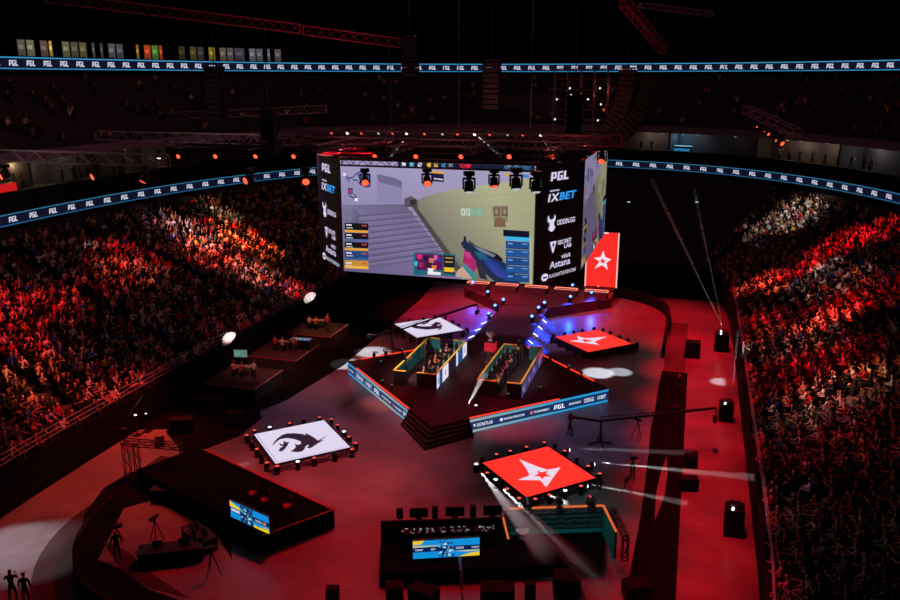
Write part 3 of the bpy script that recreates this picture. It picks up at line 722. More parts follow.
for bi, (dx, px_, sg, nm, y0) in enumerate(((-2.35, -3.15, 1, 'left', -2.7), (2.05, 2.85, -1, 'right', -2.7))):
    d = use('d', DK); d.location = (dx, .25+(.35 if bi else 0), SH+.03); tag(d, 'long black gaming desk crowded with monitors in the %s booth' % nm, 'desk')
    for k in range(5):
        y_ = y0+k*1.5; who = ['nearest', 'second nearest', 'middle', 'second farthest', 'farthest'][k]
        m = use('m', MO); m.location = (dx+sg*.12, y_, SH+.03+.745); m.rotation_euler = (0, 0, 0 if sg > 0 else PI); tag(m, 'black monitor facing the %s player in the %s booth' % (who, nm), 'monitor', 'monitors in the %s booth' % nm)
        c = use('c', CHR_); c.location = (px_-sg*.05, y_, SH+.03); c.rotation_euler = (0, 0, face('+x' if sg > 0 else '-x')); tag(c, 'black high-backed gaming chair of the %s player in the %s booth' % (who, nm), 'chair', 'chairs in the %s booth' % nm)
        person('sit_desk', (px_-sg*.02, y_, SH+.03), face('+x' if sg > 0 else '-x'), SHP[(k+bi*2) % 5], '%s seated player at the desk in the %s booth, wearing a headset' % (who, nm), 'players in the %s booth' % nm)
        p = use('p', PC); p.location = (dx+sg*.05, y_+.7, SH+.03+.745); p.rotation_euler = (0, 0, PI/2*0 if sg > 0 else PI); tag(p, 'black computer tower with lit side right behind the %s monitor in the %s booth' % (who, nm), 'computer', 'computers in the %s booth' % nm)
for (px, py, pose, col, rz, lab) in ((478, 371, 'stand', (20, 20, 24), 0, 'person in black standing outside the left wall of the right booth'), (405, 374, 'stand_hold', (20, 20, 24), -1.2, 'person in black standing at the front opening of the left booth'),
        (514, 366, 'stand', (50, 46, 56), 1.2, 'tall person in dark top standing behind the players in the right booth'), (522, 364, 'stand_hold', (60, 50, 50), 1.4, 'person standing near the back right corner inside the right booth'), (393, 358, 'stand', (70, 40, 44), -1.4, 'person standing halfway along the left wall in the left booth')):
    p = at_z(px, py, SH+.03)
    if 'outside' in lab: p.x = 1.05
    if 'inside' in lab: p.x = min(p.x, 4.2)
    if 'halfway' in lab: p.x = -4.6
    person(pose, (p.x, p.y, SH+(.03 if 'outside' not in lab else 0)), rz, col, lab)
# trophy on its plinth behind the booths
r = empty('trophy_plinth', (0, 6.3, SH), 0, 'red-lit square trophy plinth on a dark base between the booths', 'plinth')
m = MB(); m.box((0, -.1, .05), (1.5, 1.5, .1)); m.build('base', BLK, r); m = MB(); m.box((0, 0, .5), (.9, .9, .8)); m.build('column', emat('plinth_red', (190, 20, 40), .9, True), r); m = MB(); m.box((0, 0, .93), (1.0, 1.0, .06)); m.build('top_plate', BLK, r)
r = empty('trophy', (0, 6.3, SH+.96), 0, 'shiny silver trophy cup standing on the red plinth', 'trophy')
m = MB(); m.lathe([(.22, 0), (.22, .06), (.06, .1), (.05, .25), (.2, .35), (.34, .55), (.36, .75), (.3, .75), (.1, .45)], n=18); m.build('cup', mat('silver', (220, 225, 230), .5, .2), r)
for s in (-1, 1): m = MB(); m.path([(s*.3, 0, .68), (s*.46, 0, .66), (s*.46, 0, .5), (s*.26, 0, .42)], .025, 6); m.build('handle', CHRMAT, r)

# ------------------------------------------------------------------ runway and back platform
PH = 1.1
r = empty('back_platform', (0, 28, 0), 0, 'wide dark red platform with a V-shaped front under the hanging screens', 'platform')
m = MB(); m.prism([(-2.5, -6.5), (2.5, -6.5), (8.2, -.8), (8.2, 5), (-8.2, 5), (-8.2, -.8)], 0, PH); m.build('deck', mat('red_brown_deck', (80, 44, 48), .5), r)
m = MB(); m.prism([(-8.2, 1.9), (8.2, 1.9), (8.2, 5), (-8.2, 5)], PH, 1.25); m.build('upper_deck', BLK, r)
r2 = empty('runway', (0, 15, 0), 0, 'dark runway leading from the back platform to the stage between blue-lit stairs', 'runway')
m = MB(); m.prism([(-2.4, -6.35), (2.4, -6.35), (2.4, 6.45), (-2.4, 6.45)], 0, PH-.02); m.build('deck', mat('red_brown_deck', (80, 44, 48)), r2)
NEON = emat('red_neon', (255, 130, 110), 1.5, True); BAR = emat('white_bar', (225, 235, 255), 2.5)
for sx in (-1, 1):
    for k in range(6):
        m = MB(); m.box((sx*(2.4+.12+.24*k), -1.2, (.95-.17*k)/2), (.24, 9.5, .95-.17*k)); st = m.build('side_step', mat('grey_step', (120, 124, 150), .4), r2)
    for k in range(4):
        y_ = -4.6+k*2.3; m = MB(); m.bar((sx*2.55, y_, 1.02), (sx*3.0, y_-.3, .84), .06); m.build('light_bar', BAR, r2)
for k in range(5):
    x = -6.6+3.3*k; r = empty('stair_block', (x, 25.75+.0, PH), 0, 'stepped block with glowing frame on top of the back platform, %s from the left' % ORD[k], 'steps', 'stepped blocks on the back platform')
    for j in range(5): m = MB(); m.box((0, .2+.2*j, .055*(j+1)), (2.3, .2, .11*(j+1))); m.build('step', mat('red_brown_deck', (80, 44, 48)), r)
    m = MB(); m.box((0, 1.6, .3), (2.5, .9, .6)); m.build('top_box', BLK, r)
    m = MB(); m.bar((-1.2, 1.2, .64), (-1.2, 2.0, .64), .08); m.bar((1.2, 1.2, .64), (1.2, 2.0, .64), .08); m.bar((-1.2, 2.0, .64), (1.2, 2.0, .64), .08); m.bar((-1.2, 1.2, .64), (1.2, 1.2, .64), .05); m.build('neon_frame', NEON, r)
k = 0
BLUES = []
for px, py in ((475, 291), (488, 297), (503, 305), (496, 313), (489, 321), (544, 308), (539, 315), (532, 324), (570, 302), (592, 298), (573, 281), (598, 282)):
    z = PH if k not in (3, 4, 6, 7) else .9
    if k > 9: z = 2.3
    p = at_z(px, py, z+.5*0); kk = k
    if k == 0: p = Vector((-7.2, 27.6, z))
    place_head('blue' if k != 11 else 'hot', (p.x, p.y, PH if z < 2 else 1.25), PI+(k%3-1)*.3, 1.3, '%s lamp on the back platform and runway edge, %s counted from the left end' % ('blue-beaming' if k != 11 else 'pink-glowing', ORD[k]), 'lamps along the back platform', tilt=.85)
    BLUES.append((p.x, p.y)); k += 1
# tall red standing screen
r = empty('banner_screen', (6.6, 31.0, 1.25), 0, 'tall red standing screen with white star, right of the hanging screens', 'standing screen')
m = MB(); m.box((0, .25, 3.15), (3.6, .3, 6.3)); m.build('frame', BLK, r)
A = Art(); A.rect(-1.75, .05, 1.75, 6.25, (250, 44, 36)); A.build('led_surface', (0, .1, 0), (1, 0, 0), (0, 0, 1), LED, r)
B = Art(); B.rect(-1.8, 0, -1.66, 3.6, (255, 190, 180), 2); B.rect(1.66, 0, 1.8, 6.25, (255, 200, 190), 2); B.rect(-.4, 6.1, .6, 6.25, (255, 220, 210), 2)
star = [(0, 3.9), (.28, 3.15), (.95, 2.95), (.42, 2.55), (.6, 1.75), (0, 2.25), (-.85, 1.8), (-.35, 2.65), (-1.0, 3.0), (-.25, 3.15)]
B.poly([(x+.1, y_+.3) for x, y_ in star], (245, 225, 235), 2)
B.poly([(.1+.38*(1 if i % 2 == 0 else .45)*math.sin(i*PI/5), 3.0+.38*(1 if i % 2 == 0 else .45)*math.cos(i*PI/5)) for i in range(10)], (250, 44, 36), 3)
B.build('logo', (0, .08, 0), (1, 0, 0), (0, 0, 1), LEDQ, r)
#PART4
# ------------------------------------------------------------------ centre-hung screens
CB, CT = 11.3, 18.75
cube = empty('hanging_screen_cube', (0, 2.3, CB), 0, 'huge hanging cluster of video screens with black sponsor panels above the stage', 'hanging screens')
cp = [(-6.5, -11.6), (6.5, -11.6), (8.8, -6.9), (8.8, 6.9), (6.5, 11.6), (-6.5, 11.6), (-9.9, 6.9), (-9.9, -7.9)]
m = MB(); m.prism(cp, 0.03, CT-CB-.02); m.build('housing', DEAD, cube)
HCH = CT-CB
def mixc(p, q, t): return tuple(int(p[i]*(1-t)+q[i]*t) for i in range(3))
def picture(F, W, H):
    """game picture: stairwell on the left, pale olive wall on the right, score tables; F maps photo-like coordinates to the panel"""
    A = Art()
    def P(pts, col, layer=2, cols=None): A.poly([F(*p) for p in pts], col, layer, cols)
    A.rect(0, 0, W, H, (150, 142, 178), 1, [(118, 108, 140), (160, 158, 120), (168, 160, 192), (160, 152, 190)])
    P([(341, 205), (405, 204), (462, 280), (341, 274)], (112, 102, 138), 2, [(120, 112, 146), (104, 96, 126), (122, 110, 150), (100, 92, 132)])
    for k in range(11):
        y = 212+k*6; x1 = 407+(y-204)*.76; sl_ = -3-k*1.2
        P([(347, y+4), (x1, y+sl_+2), (x1+1, y+sl_+3.2), (347, y+5.4+k*.15)], (96, 88, 122), 3)
        P([(347, y+6.5), (x1, y+sl_+4), (x1+1, y+sl_+5), (347, y+8)], (124, 116, 152), 3)
    P([(341, 206), (352, 205), (360, 215), (352, 245), (345, 271), (341, 271)], (100, 94, 124), 4, [(120, 116, 146)]*2+[(96, 88, 116)]*4)
    P([(377, 176), (388, 177), (402, 184), (402, 203), (377, 203)], (140, 132, 172), 3); P([(377, 174), (392, 177), (402, 181), (402, 188), (379, 182)], (112, 104, 140), 4)
    P([(412, 203), (424, 197), (445, 191), (490, 184), (537, 178), (537, 290), (470, 290), (462, 276)], (160, 160, 124), 3, [(120, 116, 100), (138, 134, 118), (160, 158, 134), (176, 176, 140), (168, 166, 130), (150, 148, 120), (118, 116, 104), (110, 108, 98)])
    P([(404, 199), (411, 196), (418, 200), (418, 207), (405, 207)], (86, 80, 92), 4); P([(410, 200), (416, 199), (417, 206), (411, 207)], (52, 50, 46), 5)
    P([(411, 205), (415, 204), (467, 276), (460, 276)], (74, 72, 70), 5); P([(418, 206), (422, 207), (466, 262), (462, 263)], (128, 126, 110), 5)
    for y in (196, 207, 218, 231): P([(470, y), (534, y-3), (534, y-2.6), (470, y+.4)], (148, 148, 116), 4)
    P([(492, 206), (508, 205), (508, 222), (494, 222)], (138, 126, 104), 4)
    for x, c in ((461, (190, 205, 180)), (466, (180, 200, 185)), (472, (110, 176, 150)), (478, (120, 180, 160))):
        P([(x, 208), (x+4.5, 208.5), (x+4.5, 216), (x, 215)], c, 5); P([(x+1.2, 210), (x+3, 210), (x+3, 214), (x+1.5, 214)], (160, 170, 140), 6)
    for x in (494, 502): P([(x, 207), (x+6, 207), (x+6, 216.5), (x, 216)], (112, 92, 76), 5); P([(x+1.5, 209), (x+4, 209), (x+4, 214), (x+1.5, 214)], (150, 140, 112), 6)
    P([(495, 219), (499, 217), (505, 219), (506, 227), (494, 227)], (124, 94, 74), 5)
    # top bar and small plates
    P([(398, 160), (535, 164), (535, 171), (398, 168)], (28, 32, 60), 4)
    for x, c in ((402, (230, 230, 230)), (410, (90, 180, 210)), (418, (200, 200, 210)), (427, (230, 180, 60)), (434, (210, 160, 60)), (442, (60, 160, 220)), (449, (120, 130, 150)), (462, (220, 40, 60)), (507, (160, 120, 80)), (514, (120, 150, 170)), (522, (170, 150, 120))):
        P([(x, 162.5), (x+4, 162.7), (x+4, 167), (x, 166.8)], c, 5)
    P([(460, 161), (471, 161), (471, 170), (461, 170)], (205, 36, 60), 5)
    P([(504, 163), (531, 165), (531, 171), (504, 170)], (40, 90, 130), 5); P([(505, 173), (510, 173), (510, 176), (505, 176)], (200, 160, 60), 5); P([(521, 174), (529, 175), (529, 178), (521, 177)], (60, 130, 190), 5)
    P([(432, 171), (444, 172), (444, 182), (432, 181)], (28, 34, 70), 5); P([(432, 171), (444, 172), (444, 174), (432, 173)], (230, 160, 50), 6); P([(434, 178), (443, 179), (443, 180), (434, 179)], (230, 230, 240), 6)
    # little map
    mp = [(346, 176), (349, 178), (353, 177.5), (356, 174), (360, 172), (366, 173), (371, 175), (371, 186), (366, 187), (360, 184), (357, 180), (353, 180), (354, 186), (354, 194), (357, 197), (354, 198), (349, 195), (348, 190), (350, 181), (346, 178)]
    for a, b in zip(mp, mp[1:]):
        P([(a[0], a[1]-.7), (b[0], b[1]-.7), (b[0], b[1]+.7), (a[0], a[1]+.7)], (52, 62, 120), 5)
    P([(357, 174), (371, 175), (371, 186), (362, 185)], (78, 92, 150), 5); P([(348.5, 188), (353, 188), (353, 194), (348.5, 194)], (60, 60, 110), 5); P([(349.5, 190), (352, 190), (352, 192.5), (349.5, 192.5)], (230, 50, 90), 6)
    P([(343.5, 173), (346, 173), (346, 175.5), (343.5, 175.5)], (240, 240, 250), 6); P([(355, 198), (358, 198), (358, 201), (355, 201)], (240, 240, 250), 6)
    # left score rows
    for y0, y1, c in ((222.5, 229.5, (20, 18, 24)), (229.5, 232, (226, 160, 60)), (232.5, 238.5, (20, 20, 28)), (238.8, 241, (84, 100, 160)), (241.5, 247.5, (20, 18, 24)), (247.5, 250, (222, 158, 64)), (250.5, 257.5, (38, 70, 120)), (257.5, 259.5, (60, 90, 140)), (260, 265.5, (196, 140, 50)), (265.5, 268, (240, 180, 60))):
        P([(345, y0), (368.6, y0+.9), (368.6, y1+.9), (345, y1)], c, 6)
    for y in (224, 234, 243, 252, 262):
        P([(346.5, y), (352, y+.2), (352, y+1.6), (346.5, y+1.4)], (220, 220, 225), 7); P([(362, y+.8), (367, y+1), (367, y+2.2), (362, y+2)], (200, 70, 70), 7); P([(346.5, y+3), (353, y+3.2), (353, y+4.2), (346.5, y+4)], (190, 190, 200), 7)
    # lower centre plate with a colourful picture
    P([(414, 252), (455.5, 254.5), (455.5, 276.5), (414, 275)], (16, 100, 120), 6); P([(416, 253), (443, 255), (443, 270), (417, 270)], (90, 24, 84), 7)
    for x, y, w, c in ((417, 254, 6, (220, 40, 110)), (424, 256, 5, (30, 20, 50)), (429, 258, 6, (200, 110, 110)), (434, 255, 4, (230, 90, 150)), (438, 257, 4, (60, 50, 140)), (419, 262, 5, (150, 40, 90)), (426, 262, 6, (60, 30, 40)), (432, 265, 5, (230, 120, 60)), (428, 268, 6, (235, 235, 240)), (414.5, 261, 3.5, (40, 190, 210))):
        P([(x, y), (x+w, y+.3), (x+w*.8, y+5), (x+w*.1, y+4.6)], c, 8)
    P([(428, 271), (441, 272), (441, 275), (428, 274.3)], (225, 225, 235), 8); P([(444, 255), (455, 256), (455, 274), (444, 273)], (26, 30, 36), 7); P([(444.5, 267), (454.5, 267.6), (454.5, 272), (444.5, 271.4)], (240, 190, 50), 8)
    for y in (257, 261): P([(445.5, y), (453, y+.4), (453, y+1.6), (445.5, y+1.2)], (190, 150, 70), 8)
    # arm, glove and rifle
    P([(455.5, 276.5), (458, 270), (463, 266), (472, 270), (475, 279)], (196, 160, 138), 6); P([(462.5, 266), (466, 263), (474, 272), (476, 279), (473, 279)], (40, 140, 150), 7)
    P([(463, 262), (465, 248), (468, 247), (472, 252), (478, 266), (474, 272), (466, 266)], (168, 40, 100), 7)
    P([(461, 243), (464, 240), (470, 243), (480, 248), (500, 259), (512, 268), (520, 284), (495, 282), (482, 270), (474, 258), (463, 247)], (34, 44, 74), 8)
    P([(480, 254), (500, 264), (512, 276), (508, 281), (492, 272)], (40, 66, 140), 9); P([(474, 251), (484, 253), (490, 260), (480, 259)], (34, 96, 120), 9); P([(464, 236), (466, 236), (467, 242), (464, 242)], (30, 34, 44), 9)
    P([(488, 262), (496, 266), (504, 276), (498, 277)], (56, 66, 150), 10); P([(476, 262), (484, 268), (488, 280), (480, 278)], (50, 44, 60), 9); P([(474, 246), (482, 248), (496, 255), (494, 257), (480, 251)], (120, 120, 140), 11); P([(486, 256), (498, 262), (508, 272), (500, 268)], (24, 60, 130), 11); P([(468, 241), (470, 240), (476, 245), (474, 246)], (70, 74, 86), 11); P([(464, 252), (470, 252), (473, 258), (468, 258)], (200, 60, 130), 9); P([(470, 243), (498, 254), (504, 260), (500, 261)], (20, 24, 36), 10)
    # right score rows
    P([(503.5, 229.5), (529.5, 231), (529.5, 238), (503.5, 236)], (14, 22, 40), 9); P([(505, 236), (529.5, 237.5), (529.5, 241.5), (506, 240)], (60, 180, 230), 10)
    for k in range(5):
        y = 240.5+k*8.2; P([(506, y), (529.5, y+1.4), (529.5, y+9), (506, y+7.6)], (30, 72, 134) if k % 2 == 0 else (36, 84, 150), 9)
        P([(508, y+2), (513, y+2.3), (513, y+3.5), (508, y+3.2)], (120, 160, 210), 11); P([(522, y+2.6), (528, y+3), (528, y+4), (522, y+3.6)], (110, 150, 200), 11); P([(506, y+7), (529.5, y+8.4), (529.5, y+9), (506, y+7.6)], (16, 40, 84), 11)
    P([(530, 236), (532, 236), (532, 286), (530, 286)], (178, 174, 140), 9)
    return A
def F1(px, py):
    q = at_y(px, py, -9.35); return (min(13, max(0, q.x+6.5)), min(HCH, max(0, q.z-CB)))
def inten(A, k):
    A.c = [[(c[0]*k, c[1]*k, c[2]*k, 1) for c in f] for f in A.c]; return A
picture(F1, 13.0, HCH).build('front_screen', (-6.5, -11.65, 0), (1, 0, 0), (0, 0, 1), LED, cube, 0.008)
def F2(px, py):
    u, v = F1(px, py); return (u*13.8/13.0, v)
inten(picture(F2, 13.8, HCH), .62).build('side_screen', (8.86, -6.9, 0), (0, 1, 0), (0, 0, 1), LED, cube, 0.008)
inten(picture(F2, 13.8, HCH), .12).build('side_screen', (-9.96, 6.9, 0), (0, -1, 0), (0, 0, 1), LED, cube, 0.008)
def sponsor_panel(a, b):
    a, b = Vector((a[0], a[1], 0)), Vector((b[0], b[1], 0)); ud = (b-a).normalized(); L = (b-a).length; n = ud.cross(Vector((0, 0, 1)))
    m = MB(); m.wall((a.x+n.x*.06, a.y+n.y*.06), (b.x+n.x*.06, b.y+n.y*.06), 0, HCH, .08); p = m.build('sponsor_panel', mat('black_led_panel', (12, 10, 16), .5), cube)
    A = Art(); c = (218, 212, 240); s = L/5.2
    A.pgl(1.4*s, 6.4, 3.3*s, 6.95, c)
    A.text('www.', 1.3*s, 5.72, 2.4*s, 5.84, c); A.text('1X', 1.2*s, 5.1, 2.3*s, 5.6, c, bold=.03, slant=.25); A.text('BET', 2.4*s, 5.1, 4.2*s, 5.6, (50, 150, 235), bold=.03, slant=.25)
    bull = [(1.2, 4.5), (1.3, 4.1), (1.6, 3.95), (1.9, 4.1), (2.0, 4.5), (2.15, 4.1), (2.0, 3.75), (1.9, 3.65), (1.95, 3.35), (2.1, 3.15), (1.95, 2.85), (1.65, 2.7), (1.35, 2.85), (1.2, 3.1), (1.35, 3.35), (1.35, 3.65), (1.1, 3.8), (1.05, 4.2)]
    A.poly([(((x-1.6)*.8+1.6)*s, (y-3.6)*.62+3.72) for x, y in bull], c, 3); A.text('ODDIN.GG', 2.2*s, 3.5, 4.2*s, 3.85, c, bold=.02)
    A.poly([(1.5*s, 2.5), (2.2*s, 2.5), (1.9*s, 1.75), (1.8*s, 1.75)], c, 3); A.poly([(1.72*s, 2.38), (1.98*s, 2.38), (1.85*s, 2.05)], (12, 10, 16), 4)
    A.text('SECRET', 2.35*s, 2.2, 3.9*s, 2.48, c, bold=.02); A.text('LAB', 3.1*s, 1.88, 3.9*s, 2.14, c, bold=.02)
    A.text('visit', 2.8*s, 1.22, 3.85*s, 1.52, c, bold=.01); A.text('Astana', 1.55*s, .72, 3.85*s, 1.2, c, bold=.01)
    A.poly([((1.05+.36*math.cos(i*PI/8))*s, .27+.25*math.sin(i*PI/8)) for i in range(16)], c, 3); A.rect(.85*s, .2, 1.25*s, .32, (12, 10, 16), 4)
    A.text('КАЗАХТЕЛЕКОМ', 1.55*s, .12, 4.5*s, .36, c, bold=.01)
    A.build('lettering', a+n*.11, ud, (0, 0, 1), LEDQ, p)
sponsor_panel((6.5, -11.6), (8.8, -6.9)); sponsor_panel((-9.9, -7.9), (-6.5, -11.6))
# ------------------------------------------------------------------ rig trusses
def rig(name, a, b, w, label, m=TRUSSB, t=.06):
    a, b = Vector(a), Vector(b); c = (a+b)/2; r = MB(); truss(r, a-c, b-c, w, None, t); o = r.build('roof_truss', m); o.location = c
    return tag(o, label, 'truss', 'roof trusses')
def atx(px, y): return at_y(px, 150, y).x
YA = -10.6; ZA = at_y(400, 163, YA).z
rig('t', (atx(340, YA), YA, ZA), (atx(538, YA), YA, ZA), .5, 'black lattice truss crossing the top of the front video screen')
pL = at_y(20, 156, -12); rig('t', (pL.x-3, -12, pL.z), (at_y(166, 156, -12).x, -12, pL.z), .75, 'grey lattice truss at far left above the suites', TRUSSM)
rig('t', (atx(100, 2), 2, at_y(200, 138, 2).z), (atx(300, 2), 2, at_y(200, 138, 2).z), .75, 'grey lattice truss with slanting struts, left of the hanging screens', TRUSSM)
q0, q1 = at_y(80, 120, 20), at_y(326, 109, 28); rig('t', q0, q1, .8, 'thin grey truss slanting up to the right, upper left', TRUSSM)
zc = at_y(450, 136, -4).z; rig('t', (atx(300, -4), -4, zc), (atx(625, -4), -4, zc), .45, 'upper black truss of the rig carrying the small top lamps')
zd = at_y(450, 151, -9).z; rig('t', (atx(165, -9), -9, zd), (atx(560, -9), -9, zd), .4, 'lower black truss of the rig carrying the row of red lamps')
rig('t', (atx(300, -6.5), -6.5, at_y(450, 143, -6.5).z), (atx(615, -6.5), -6.5, at_y(450, 143, -6.5).z), .4, 'middle black truss of the rig above the hanging screens')
for k, x_ in enumerate((-12.5, -7.5, -2.5, 2.5, 7.5)):
    rig('t', (x_, -11, 19.6), (x_, 3, 19.6), .4, 'short black cross truss over the hanging screens, %s from the left' % ORD[k])
for k, (y_, z_) in enumerate(((-2, 19.9), (1.5, 19.9))):
    rig('t', (-15, y_, z_), (10, y_, z_), .4, 'black truss over the back half of the hanging screens, %s one' % ['nearer', 'farther'][k])
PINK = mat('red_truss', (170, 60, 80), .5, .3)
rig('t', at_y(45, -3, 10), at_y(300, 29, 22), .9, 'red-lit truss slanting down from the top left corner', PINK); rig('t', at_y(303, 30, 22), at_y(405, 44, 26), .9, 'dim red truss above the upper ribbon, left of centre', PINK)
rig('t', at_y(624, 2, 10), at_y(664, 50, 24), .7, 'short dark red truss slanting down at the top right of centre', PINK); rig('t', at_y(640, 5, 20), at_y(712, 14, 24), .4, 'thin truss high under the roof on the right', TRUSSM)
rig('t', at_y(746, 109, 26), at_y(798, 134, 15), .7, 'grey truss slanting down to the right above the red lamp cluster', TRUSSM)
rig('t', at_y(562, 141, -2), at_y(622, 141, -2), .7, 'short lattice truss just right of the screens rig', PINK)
for xx in (-5, 0, 5):
    o = MB(); o.tube((0, 0, -7), (0, 0, 7), .03, n=5); w = o.build('hanging_cable', BLK); w.location = (xx, -3.8, 27.3); tag(w, 'thin steel cable holding the hanging screens, %s' % {-5: 'left one', 0: 'middle one', 5: 'right one'}[xx], 'cable')
# hanging lamps
def hang(kind, px, py, y, s, lab, grp, tilt=.9, rz=0):
    p = at_y(px, py, y); o = place_head(kind, (p.x, p.y, p.z+.35*s), rz, s, lab, grp, tilt, True); return p
big = [(6, 174, 'hot', 1.25), (97, 174, 'hot', 1.25), (145, 176, 'red', .6), (250, 178, 'hot', 1.3), (306, 178, 'hot', 1.15), (365, 179, 'hot', 1.15), (427, 179, 'hot', 1.0), (469, 184, 'glint', .25), (494, 180, 'red', .5), (516, 181, 'glint', .3), (536, 184, 'glint', .3)]
BIGP = []
for k, (px, py, kd, tl) in enumerate(big):
    BIGP.append(hang(kd, px, py, -11 if px > 330 else -13, 1.9 if kd != 'glint' else 2.2, 'large hanging stage lamp, %s, %s from the left in the front row' % ({'hot': 'bright red', 'red': 'dull red', 'glint': 'pale white'}[kd], ORD[k]), 'front row of hanging lamps', tl, (-.5 if px < 300 else .4)))
for k, px in enumerate((180, 217, 257, 295, 376, 417, 462, 510, 553)):
    hang('hot', px, 154.5, -9, 1.3, 'small hanging red lamp, %s from the left in the long middle row' % ORD[k], 'middle row of red lamps', 1.25)
for k, (px, kd) in enumerate(((px_, 'glint' if (kd_ == 'white' and px_ not in (348, 407, 475, 541)) else kd_) for px_, kd_ in ((332, 'red'), (348, 'white'), (362, 'red'), (379, 'white'), (393, 'red'), (407, 'white'), (425, 'red'), (443, 'white'), (458, 'red'), (475, 'white'), (490, 'red'), (508, 'white'), (523, 'red'), (541, 'white')))):
    hang(kd, px, 131.5+k*.15, -4, .8, 'tiny %s lamp, %s from the left in the top row' % ({'red': 'red', 'white': 'bright white', 'glint': 'pale'}[kd], ORD[k]), 'top row of small lamps', 1.0)
for k, (px, py) in enumerate(((756, 126), (764, 130), (767, 132.5), (775, 138), (780, 141))):
    hang('hot', px, py, 22-k*1.6, .7+.25*k, 'red lamp in the slanting cluster at the upper right, %s from the top' % ORD[k], 'lamp cluster at the upper right', 1.1, .7)
hang('hot', 602, 157, -10, 1.6, 'bright red lamp at the top corner of the side video screen', None, .9); hang('white', 159, 155, 0, 1.2, 'single white lamp pointing straight down, left of the rig', None, .2)
hang('hot', 604, 108.5, 5, .8, 'small red lamp hanging on the lamp tower', None, 1.0)
# lamp tower of small white lamps upper right of the screens
tw = empty('lamp_tower', at_y(578, 140, 4), 0, 'dark hanging tower of lattice bars and tiny white lamps above the right screen', 'lamp tower')
m = MB(); z0 = 0
for i in range(5):
    m.bar((-2.0+i*1.0, 0, -.4), (-2.0+i*1.0, 0, 5.2), .06)
    m.bar((-2.0+i*1.0, .9, -.4), (-2.0+i*1.0, .9, 5.2), .06)
for j in range(8): m.bar((-2.1, 0, j*.74), (2.1, 0, j*.74), .07); m.bar((-2.1, .9, j*.74), (2.1, .9, j*.74), .07)
m.build('lattice', TRUSSB, tw)
DOT = emat('tiny_white_lamp', (220, 225, 235), 1.2)
for k, (px, py) in enumerate(((570, 88), (571, 95), (557, 99), (580, 99), (588, 99), (600, 88), (555, 119), (601, 104), (598, 120), (577, 121))):
    p = at_y(px, py, 3.9); m = MB(); m.tube((0, 0, 0), (0, -.12, -.06), .07, .05, 8); o = m.build('small_lamp', DOT, tw); o.location = p-tw.location; o.location.x = max(-2, min(2, o.location.x))
for k, px in enumerate((629, 697)): hang('glint', px, 199, 30, 1.5, 'pale lamp hanging in the dark far end, %s one right of the screens' % ['nearer', 'farther'][k], None, .5)
# line arrays
def line_array(px, py, y, n, lean, label, w=1.3):
    p = at_y(px, py, y); r = empty('line_array_speaker', p, 0, label, 'hanging speakers'); x = z = 0; a = 0
    m = MB(); m.box((0, 0, .12), (w*.8, .8, .1)); m.tube((0, 0, .1), (0, 0, 8), .03); m.build('hanging_frame', BLK, r)
    for k in range(n):
        m = MB(); m.box((0, 0, -.19), (w, .7, .36)); c = m.build('cabinet', BLKM, r, .02); c.location = (x, 0, z); c.rotation_euler = (0, a, 0)
        g = MB(); g.box((0, -.36, -.19), (w*.9, .02, .28)); g.build('grille', BLK, c)
        x -= .38*math.sin(a); z -= .38*math.cos(a); a += lean
line_array(652, 72, 0, 16, .075, 'long black line array curving down to the left beside the screens')
line_array(628, 70, 4, 12, .05, 'black line array hanging behind the longest curved one'); line_array(214, 66, -6, 10, .0, 'straight black line array in front of the upper ribbon, far left')
line_array(410, 38, 6, 8, .0, 'black line array in front of the upper ribbon, near the middle'); line_array(492, 62, 2, 9, .0, 'black line array hanging directly above the front screen'); line_array(268, 110, -8, 8, .0, 'black line array hanging low between the left trusses', 1.0)
line_array(575, 95, -9, 6, .0, 'black line array hanging above the right sponsor panel', .9)

# ------------------------------------------------------------------ host deck at lower left with its screen and chairs
def deck(px4, z, label, strips, name='host_deck', m=DEAD, extra=None):
    P4 = [at_z(x, y, z) for x, y in px4]; 
    if len(P4) == 3: P4.append(P4[0]+P4[2]-P4[1])
    c = sum(P4, Vector())/len(P4); r = empty(name, (c.x, c.y, 0), 0, label, 'platform'); Q = [(p.x-c.x, p.y-c.y) for p in P4]
    ar = sum(Q[i][0]*Q[(i+1) % 4][1]-Q[(i+1) % 4][0]*Q[i][1] for i in range(4))
    b = MB(); b.prism(Q if ar > 0 else Q[::-1], 0, z); b.build('deck', m, r)
    for i in strips:
        p, q = Q[i], Q[(i+1) % 4]; s = MB(); s.bar((p[0], p[1], z+.02), (q[0], q[1], z+.02), .06 if i else .16, .04); s.build('edge_strip', mat('red_edge', (150, 24, 26), .5), r)
    return r, P4
hd, HP = deck([(205, 450), (334, 510), (262, 536)], 1.1, 'long black host platform with red edges at lower left', (0, 1))
